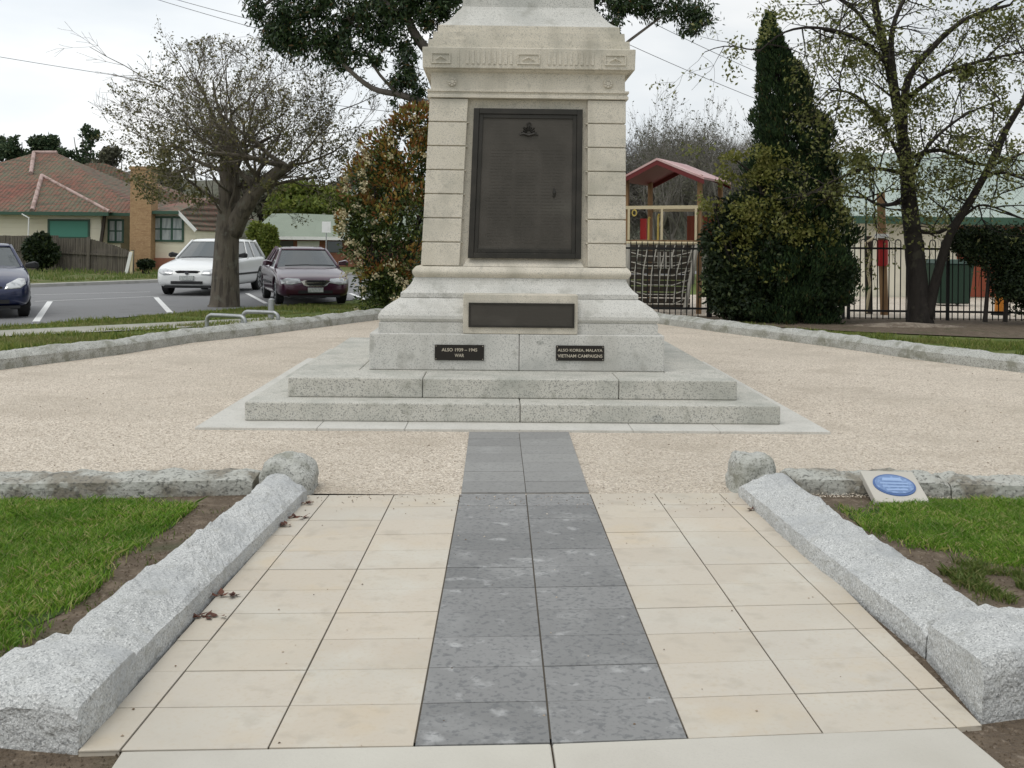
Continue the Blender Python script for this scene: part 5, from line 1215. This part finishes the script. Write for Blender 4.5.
wh = thing('white_house', 'small white walled house glimpsed on the slope above the flowering shrub', 'house', (Q(352, 185, 95).x, 95, 4.5)); hz_ = Q(352, 178, 95).z - 4.5
MB().box(-1.3, 1.5, 0, 5, -1, hz_).build('wall', 'white', wh); mb = MB(); hip(mb, -1.6, 1.8, -.3, 5.3, hz_ + .01, -.5, .6, 2.5, hz_ + .7); mb.build('roof', 'slab', wh)
sgn = thing('roof_sign', 'small white sign on a thin pole before the low green roof', 'sign', (Q(326, 260, 48).x, 48, 0)); mb = MB(); k = Q(326, 222, 48).z; MB().tube([(0, 0, -.02), (0, 0, k - .5)], .03, 6).build('pole', 'galv', sgn); mb.box(-.2, .2, -.02, .02, k - .48, k + .02); mb.build('sign_board', 'white', sgn)
# ------------------------------------------------------------------ bicycle hoops and post
def hoop(pxs, label):
    a, b = G(*pxs[0]), G(*pxs[1]); t = thing('cycle_rail', label, 'cycle rail', a); d = b - a; h = .22
    mb = MB(); pts = smoothpath([Vector((0, 0, -.05)), Vector((0, 0, h * .6)), d * .08 + Vector((0, 0, h * .95)), d * .22 + Vector((0, 0, h)), d * .78 + Vector((0, 0, h)), d * .92 + Vector((0, 0, h * .95)), d + Vector((0, 0, h * .6)), d + Vector((0, 0, -.05))], 4)
    mb.tube(pts, .038, 10); mb.build('bent_tube', 'galv', t, smooth=True)
    for q in (Vector((0, 0, 0)), d): MB().cyl(q, (0, 0, 1), .07, .02, 14).build('foot_plate', 'galv', t)
hoop(((207, 327), (245, 329)), 'nearer low bent grey steel rail behind the left yard kerb')
hoop(((243, 323), (278, 324.5)), 'further low bent grey steel rail beside the short bollard')
bo2 = thing('bollard', 'short grey steel bollard between the bent rails and the maroon car', 'bollard', G(271, 319)); k = (319 - 299.5) * G(271, 319).y / F
MB().cyl((0, 0, k / 2), (0, 0, 1), .062, k, 16).build('post', 'galv', bo2); MB().cyl((0, 0, k + .012), (0, 0, 1), .062, .024, 16, .03).build('cap', 'galv', bo2)

# ------------------------------------------------------------------ cars (front towards local -Y)
def interp(tab, y):
    for a, b in zip(tab[:-1], tab[1:]):
        if a[0] <= y <= b[0]: t = (y - a[0]) / (b[0] - a[0]); return [lerp(a[i], b[i], t) for i in range(1, len(a))]
    return list(tab[-1][1:] if y > tab[-1][0] else tab[0][1:])
def make_car(name, label, paint, loc, rz, kind, Lh=2.45, W=.92):
    t = thing(name, label, 'car', loc, rz)
    zg = .20
    # (y, half width, bottom, shoulder z, top z)
    if kind == 'hatch': body = [(-Lh, .55, .34, .50, .52), (-Lh + .05, .72, .26, .60, .64), (-Lh + .18, .84, .22, .70, .74), (-Lh + .45, .9, .2, .80, .86), (-1.2, .92, .2, .90, .98), (-.75, .92, .2, .95, 1.03), (0, .92, .2, .97, 1.03), (1, .92, .2, .98, 1.04), (Lh - .5, .91, .22, .98, 1.04), (Lh - .1, .86, .28, .92, 1.0), (Lh, .74, .36, .8, .86)]
    elif kind == 'wagon': body = [(-Lh, .55, .32, .48, .52), (-Lh + .05, .74, .25, .58, .62), (-Lh + .2, .86, .21, .68, .71), (-Lh + .5, .91, .2, .76, .80), (-1.4, .92, .2, .84, .91), (-.95, .92, .2, .90, .97), (0, .92, .2, .94, .98), (1, .92, .2, .96, 1.0), (Lh - .5, .91, .22, .97, 1.0), (Lh - .1, .87, .28, .92, .98), (Lh, .76, .36, .8, .86)]
    else: body = [(-Lh, .55, .30, .46, .50), (-Lh + .05, .74, .24, .56, .60), (-Lh + .2, .86, .2, .66, .70), (-Lh + .5, .91, .19, .75, .79), (-1.4, .92, .19, .83, .90), (-.95, .92, .19, .88, .96), (0, .92, .19, .92, .97), (1, .92, .19, .95, .99), (1.6, .92, .19, .95, 1.02), (Lh - .2, .88, .26, .92, .98), (Lh, .74, .36, .8, .84)]
    ys = sorted(set([b[0] for b in body] + [-Lh + .33, -1.7, -.4, .5, 1.3]))
    rings = []
    for y in ys:
        hw, zb, zs, zt = interp(body, y); hw *= W / .92
        half = [(0, zb), (.6 * hw, zb), (.9 * hw, zb + .02), (.985 * hw, zb + .12), (1.0 * hw, lerp(zb, zs, .5)), (.995 * hw, lerp(zb, zs, .8)), (.965 * hw, zs), (.88 * hw, lerp(zs, zt, .55)), (.6 * hw, lerp(zs, zt, .92)), (.3 * hw, zt)]
        ring = [(x, y, z) for x, z in half] + [(0, y, zt + .01)] + [(-x, y, z) for x, z in half[:0:-1]]
        rings.append(ring)
    mb = MB(); mb.loft(rings); o = mb.build('body', paint, t, smooth=True, sub=2)
    # wheel wells
    wy = (-Lh + .88, Lh - 1.0) if kind != 'hatch' else (-Lh + .72, Lh - .72); wr = .315
    cut = MB()
    for y in wy:
        for s_ in (-1, 1): cut.cyl((s_ * W, y, wr), (1, 0, 0), wr + .07, .62, 32)
    cu = cut.build('cutter', 'blackp', t); bo_ = o.modifiers.new('b', 'BOOLEAN'); bo_.object = cu; bo_.operation = 'DIFFERENCE'; bo_.solver = 'EXACT'
    dg = bpy.context.evaluated_depsgraph_get(); me = bpy.data.meshes.new_from_object(o.evaluated_get(dg)); o.modifiers.clear(); o.data = me
    bpy.data.objects.remove(cu)
    while len(me.materials) > 1: me.materials.pop()
    for p in me.polygons: p.material_index = 0
    inner = MB(); inner.box(-W + .3, W - .3, -Lh + .3, Lh - .3, .22, .62); inner.build('underbody', 'blackp', t)
    for y in wy:
        for s_ in (-1, 1):
            tb = MB(); x1 = s_ * (W - .03); x0 = s_ * (W - .23)
            tb.tube([(x0, y, wr), (x0 + s_ * .01, y, wr), (x1 - s_ * .02, y, wr), (x1, y, wr)], [wr - .03, wr, wr, wr - .03], 28); wh_ = tb.build('wheel', 'rubber', t, smooth=False)
            rm = MB(); rm.tube([(x1 - s_ * .01, y, wr), (x1 + s_ * .008, y, wr), (x1 + s_ * .014, y, wr)], [wr - .09, wr - .095, .05], 28); rm.build('rim', 'alloy', wh_)
            sp2 = MB()
            for k in range(7):
                a = k * 6.283 / 7; sp2.bar((x1 + s_ * .012, y + .05 * math.cos(a), wr + .05 * math.sin(a)), (x1 + s_ * .012, y + .2 * math.cos(a), wr + .2 * math.sin(a)), .02, .03)
            sp2.build('spokes', 'blackp', wh_)
    from mathutils.bvhtree import BVHTree
    bvh = BVHTree.FromPolygons([v.co.copy() for v in me.vertices], [tuple(p.vertices) for p in me.polygons])
    def front_y(x, z):
        h = bvh.ray_cast(Vector((x, -6, z)), Vector((0, 1, 0)))
        return h[0].y if h[0] is not None else -Lh + .3
    # greenhouse
    if kind == 'hatch': yA, yB, yC, yD, zr_, wb, wt = -.95, -.25, 1.35, 1.85, 1.46, .84, .60
    elif kind == 'wagon': yA, yB, yC, yD, zr_, wb, wt = -1.12, -.35, 1.95, 2.32, 1.45, .84, .63
    else: yA, yB, yC, yD, zr_, wb, wt = -1.12, -.3, .95, 1.75, 1.42, .84, .60
    zb = .93 if kind != 'sedan' else .90; wb *= W / .92; wt *= W / .92
    gl = MB(); rr = []; cols_ = []
    N_ = 7
    def prof(yb, yt, zt_, wbb, wtt):  # one transverse section from left belt over top
        return None
    # glass body: bottom ring and top ring, bowed
    def ringz(t_, dz=0, grow=0):
        y0 = lerp(yA, yB, t_) ; y1 = lerp(yD, yC, t_); w_ = lerp(wb, wt, t_) + grow; z = lerp(zb, zr_ - .03, t_) + dz; out = []
        for i in range(9): u = -1 + i / 4; out.append((u * w_ * .97, y0 + .16 * u * u * (1 if abs(u) < 1 else 1) - grow, z))
        for i in range(1, 8): out.append((w_ * (1 + .02 * math.sin(i / 8 * math.pi)), lerp(y0 + .16, y1 - .10, i / 8), z))
        for i in range(9): u = 1 - i / 4; out.append((u * w_ * .97, y1 - .10 * u * u + grow, z))
        for i in range(1, 8): out.append((-w_ * (1 + .02 * math.sin(i / 8 * math.pi)), lerp(y1 - .10, y0 + .16, i / 8), z))
        return out
    gl.loft([ringz(x_ / 5) for x_ in range(6)]); go = gl.build('windows', 'carglass', t, smooth=False)
    rfc = MB(); rg0, rg1, rg2, rg3_ = ringz(.93, 0, .012), ringz(1.0, .005, .004), ringz(1.0, .04, -.10), ringz(1, .055, -.3)
    rfc.loft([rg0, rg1, rg2, rg3_]); rfc.build('roof', paint, t, smooth=True)
    pl_ = MB()
    def pil(i, rad_): 
        pl_.tube([Vector(ringz(x_ / 5, 0, .004)[i]) for x_ in range(6)], rad_, 6)
    def pil(i, rad_): 
        m5 = MB(); m5.tube([Vector(ringz(x_ / 5, 0, .004)[i]) for x_ in range(6)], rad_, 6); m5.build('pillar', paint, t, smooth=True)
    for i in (0, 8): pil(i, .035)
    for i in (16, 24): pil(i, .06 if kind != 'sedan' else .08)
    for i in ((11, 13) if kind != 'sedan' else (11, 14)): pil(i, .028); pil(len(rg0) - (i - 8), .028)
    # sills/trim strip
    fr_y = -Lh; 
    hl_z = .615 if kind != 'hatch' else .66
    for s_ in (-1, 1):
        h_ = MB()
        if kind == 'hatch': shp = [(.36, -.08), (.66, -.06), (.78, .02), (.76, .12), (.64, .13), (.40, .02)]
        elif kind == 'wagon': shp = [(.38, -.07), (.62, -.09), (.80, -.03), (.80, .06), (.62, .075), (.40, .03)]
        else: shp = [(.34, -.05), (.60, -.10), (.82, -.08), (.84, .02), (.66, .065), (.38, .045)]
        def ringp(sc2, off):
            cx2 = sum(q[0] for q in shp) / 6; cz2 = sum(q[1] for q in shp) / 6; out = []
            for i2 in range(6):
                for t2 in (0, .5):
                    x = lerp(shp[i2][0], shp[(i2 + 1) % 6][0], t2); z = lerp(shp[i2][1], shp[(i2 + 1) % 6][1], t2)
                    x = cx2 + (x - cx2) * sc2; z = cz2 + (z - cz2) * sc2 + hl_z; xx = s_ * x * W / .92; out.append((xx, front_y(xx, z) + off, z))
            return out
        rr2 = [ringp(1, .03), ringp(1, -.012), ringp(.8, -.022), ringp(.5, -.026), ringp(.2, -.028)]
        h_.loft(rr2); h_.build('headlight', 'lamp', t)
        m2 = MB(); m2.loft([[(s_ * (W - .06), -.72, .97), (s_ * (W - .06), -.62, .97), (s_ * (W - .06), -.62, 1.06), (s_ * (W - .06), -.72, 1.06)], [(s_ * (W + .13), -.78, .96), (s_ * (W + .13), -.64, .96), (s_ * (W + .11), -.64, 1.11), (s_ * (W + .11), -.78, 1.09)], [(s_ * (W + .2), -.74, .99), (s_ * (W + .2), -.66, .99), (s_ * (W + .19), -.66, 1.07), (s_ * (W + .19), -.74, 1.07)]])
        m2.build('wing_mirror', 'blackp' if kind != 'sedan' else paint, t, bevel=.02)
        MB().box(*sorted((s_ * (W - .004), s_ * (W + .012))), -.85, 1.25, .50, .55).build('side_strip', 'blackp', t)
    gr = MB()
    if kind == 'wagon': shp = [(-.33, .63), (-.25, .55), (0, .52), (.25, .55), (.33, .63), (.22, .645), (-.22, .645)]
    else: shp = [(-.36, .60), (-.28, .50), (-.2, .475), (.2, .475), (.28, .50), (.36, .60), (.26, .63), (-.26, .63)]
    if kind == 'hatch': shp = [(-.3, .62), (-.26, .54), (.26, .54), (.3, .62), (.2, .66), (-.2, .66)]
    def plate_(shape, d0, d1, sc_=1, dz=0, c=(0, .57)):
        m3 = MB(); n5 = len(shape); q = [((x - c[0]) * sc_ + c[0], (z - c[1]) * sc_ + c[1] + dz) for x, z in shape]
        yy0 = front_y(0, .57) + .02
        m3.add([(x, yy0 + d0 + .25 * x * x, z) for x, z in q] + [(x, yy0 + d1 + .1, z) for x, z in q], [tuple(range(n5)), tuple(range(n5, 2 * n5))[::-1]] + [(i, (i + 1) % n5, n5 + (i + 1) % n5, n5 + i) for i in range(n5)]); return m3
    if kind == 'sedan':
        go_ = plate_(shp, -.095, .1).build('grille', 'chrome', t); plate_(shp, -.105, .05, .74).build('grille_mesh', 'blackp', go_)
        MB().bar((-.25, front_y(0, .57) - .092, .565), (.25, front_y(0, .57) - .092, .565), .012, .018).build('chrome_bar', 'chrome', go_)
    else:
        go_ = plate_(shp, -.03, .1).build('grille', 'blackp', t); MB().cyl((0, front_y(0, .57) - .02, .59), (0, 1, 0), .05, .03, 20).build('emblem', 'chrome', go_)
    pz = .40 if kind != 'sedan' else .33
    MB().box(-.19, .19, front_y(0, pz + .05) - .04, -Lh + .1, pz - .0, pz + .115).build('number_plate', 'plate', t, bevel=.004)
    it = MB(); it.box(-.42, .42, -Lh + .0 - .018, -Lh + .1, .30, .375)
    it.build('air_intake', 'blackp', t)
    for s_ in (-1, 1): MB().box(*sorted((s_ * .56, s_ * .72)), front_y(.7, 0) - .055, front_y(.7, 0) + .1, .32, .39).build('fog_lamp', 'blackp', t, bevel=.01)
    MB().box(-.62, .62, -Lh + .03, -Lh + .25, .20, .255).build('front_lip', 'blackp', t)
    wp = MB(); wp.tube([(-.6, yA - .03, .965), (-.1, yA - .13, .985), (.0, yA - .13, .985)], .012, 6); wp.tube([(.0, yA - .14, .98), (.4, yA - .1, .98), (.66, yA + .03, .965)], .012, 6); wp.build('wipers', 'blackp', t)
    return t
def car_at_unused(pxc, pyb, D, rz, Lh, **k):
    f = Vector(((pxc - 512) * D / F, D, 0)); return f + Vector((-math.sin(rz) * Lh * -1 * -1, math.cos(rz) * Lh, 0))
ca_ = lambda px, D, rz, Lh: Vector(((px - 512) * D / F, D, -.012)) + Vector((-math.sin(rz), math.cos(rz), 0)) * Lh
wg_ = make_car('station_wagon', 'white station wagon behind the half-bare tree trunk', 'cwhite', ca_(187, 30.0, R(-1), 2.75), R(-1), 'wagon', 2.5, .92); wg_.scale = (1.08, 1.1, 1.12)
make_car('sedan', 'maroon sedan with chrome grille parked beside the flowering shrub', 'cmaroon', ca_(316, 26.0, R(19), 2.42), R(19), 'sedan', 2.42, .92)
make_car('hatchback', 'navy blue hatchback cut off by the left edge', 'cblue', ca_(-14, 20.4, R(29), 2.05), R(29), 'hatch', 2.05, .86)

# ------------------------------------------------------------------ cables
def cable(a, b, sag, label, grp=None):
    a, b = Q(*a), Q(*b); pts = [lerp(a, b, i / 24) - Vector((0, 0, sag * 4 * (i / 24) * (1 - i / 24))) for i in range(25)]
    mb = MB(); mb.tube(pts, .013, 5); tag(mb.build('power_cable', 'wire'), label, 'cable', 'overhead power cables')
cable((-200, 20, 48), (420, 115, 42), .3, 'overhead cable crossing low behind the half-bare tree')
cable((110, -20, 45), (520, 75, 40), .3, 'upper left overhead cable, higher of the close pair')
cable((90, -22, 46), (520, 90, 41), .3, 'upper left overhead cable, lower of the close pair')
cable((560, -25, 40), (900, 130, 46), .3, 'overhead cable right of the pillar, higher of two')
cable((560, 12, 40), (900, 150, 46), .3, 'overhead cable right of the pillar, lower of two')
print('objects', len(bpy.data.objects))
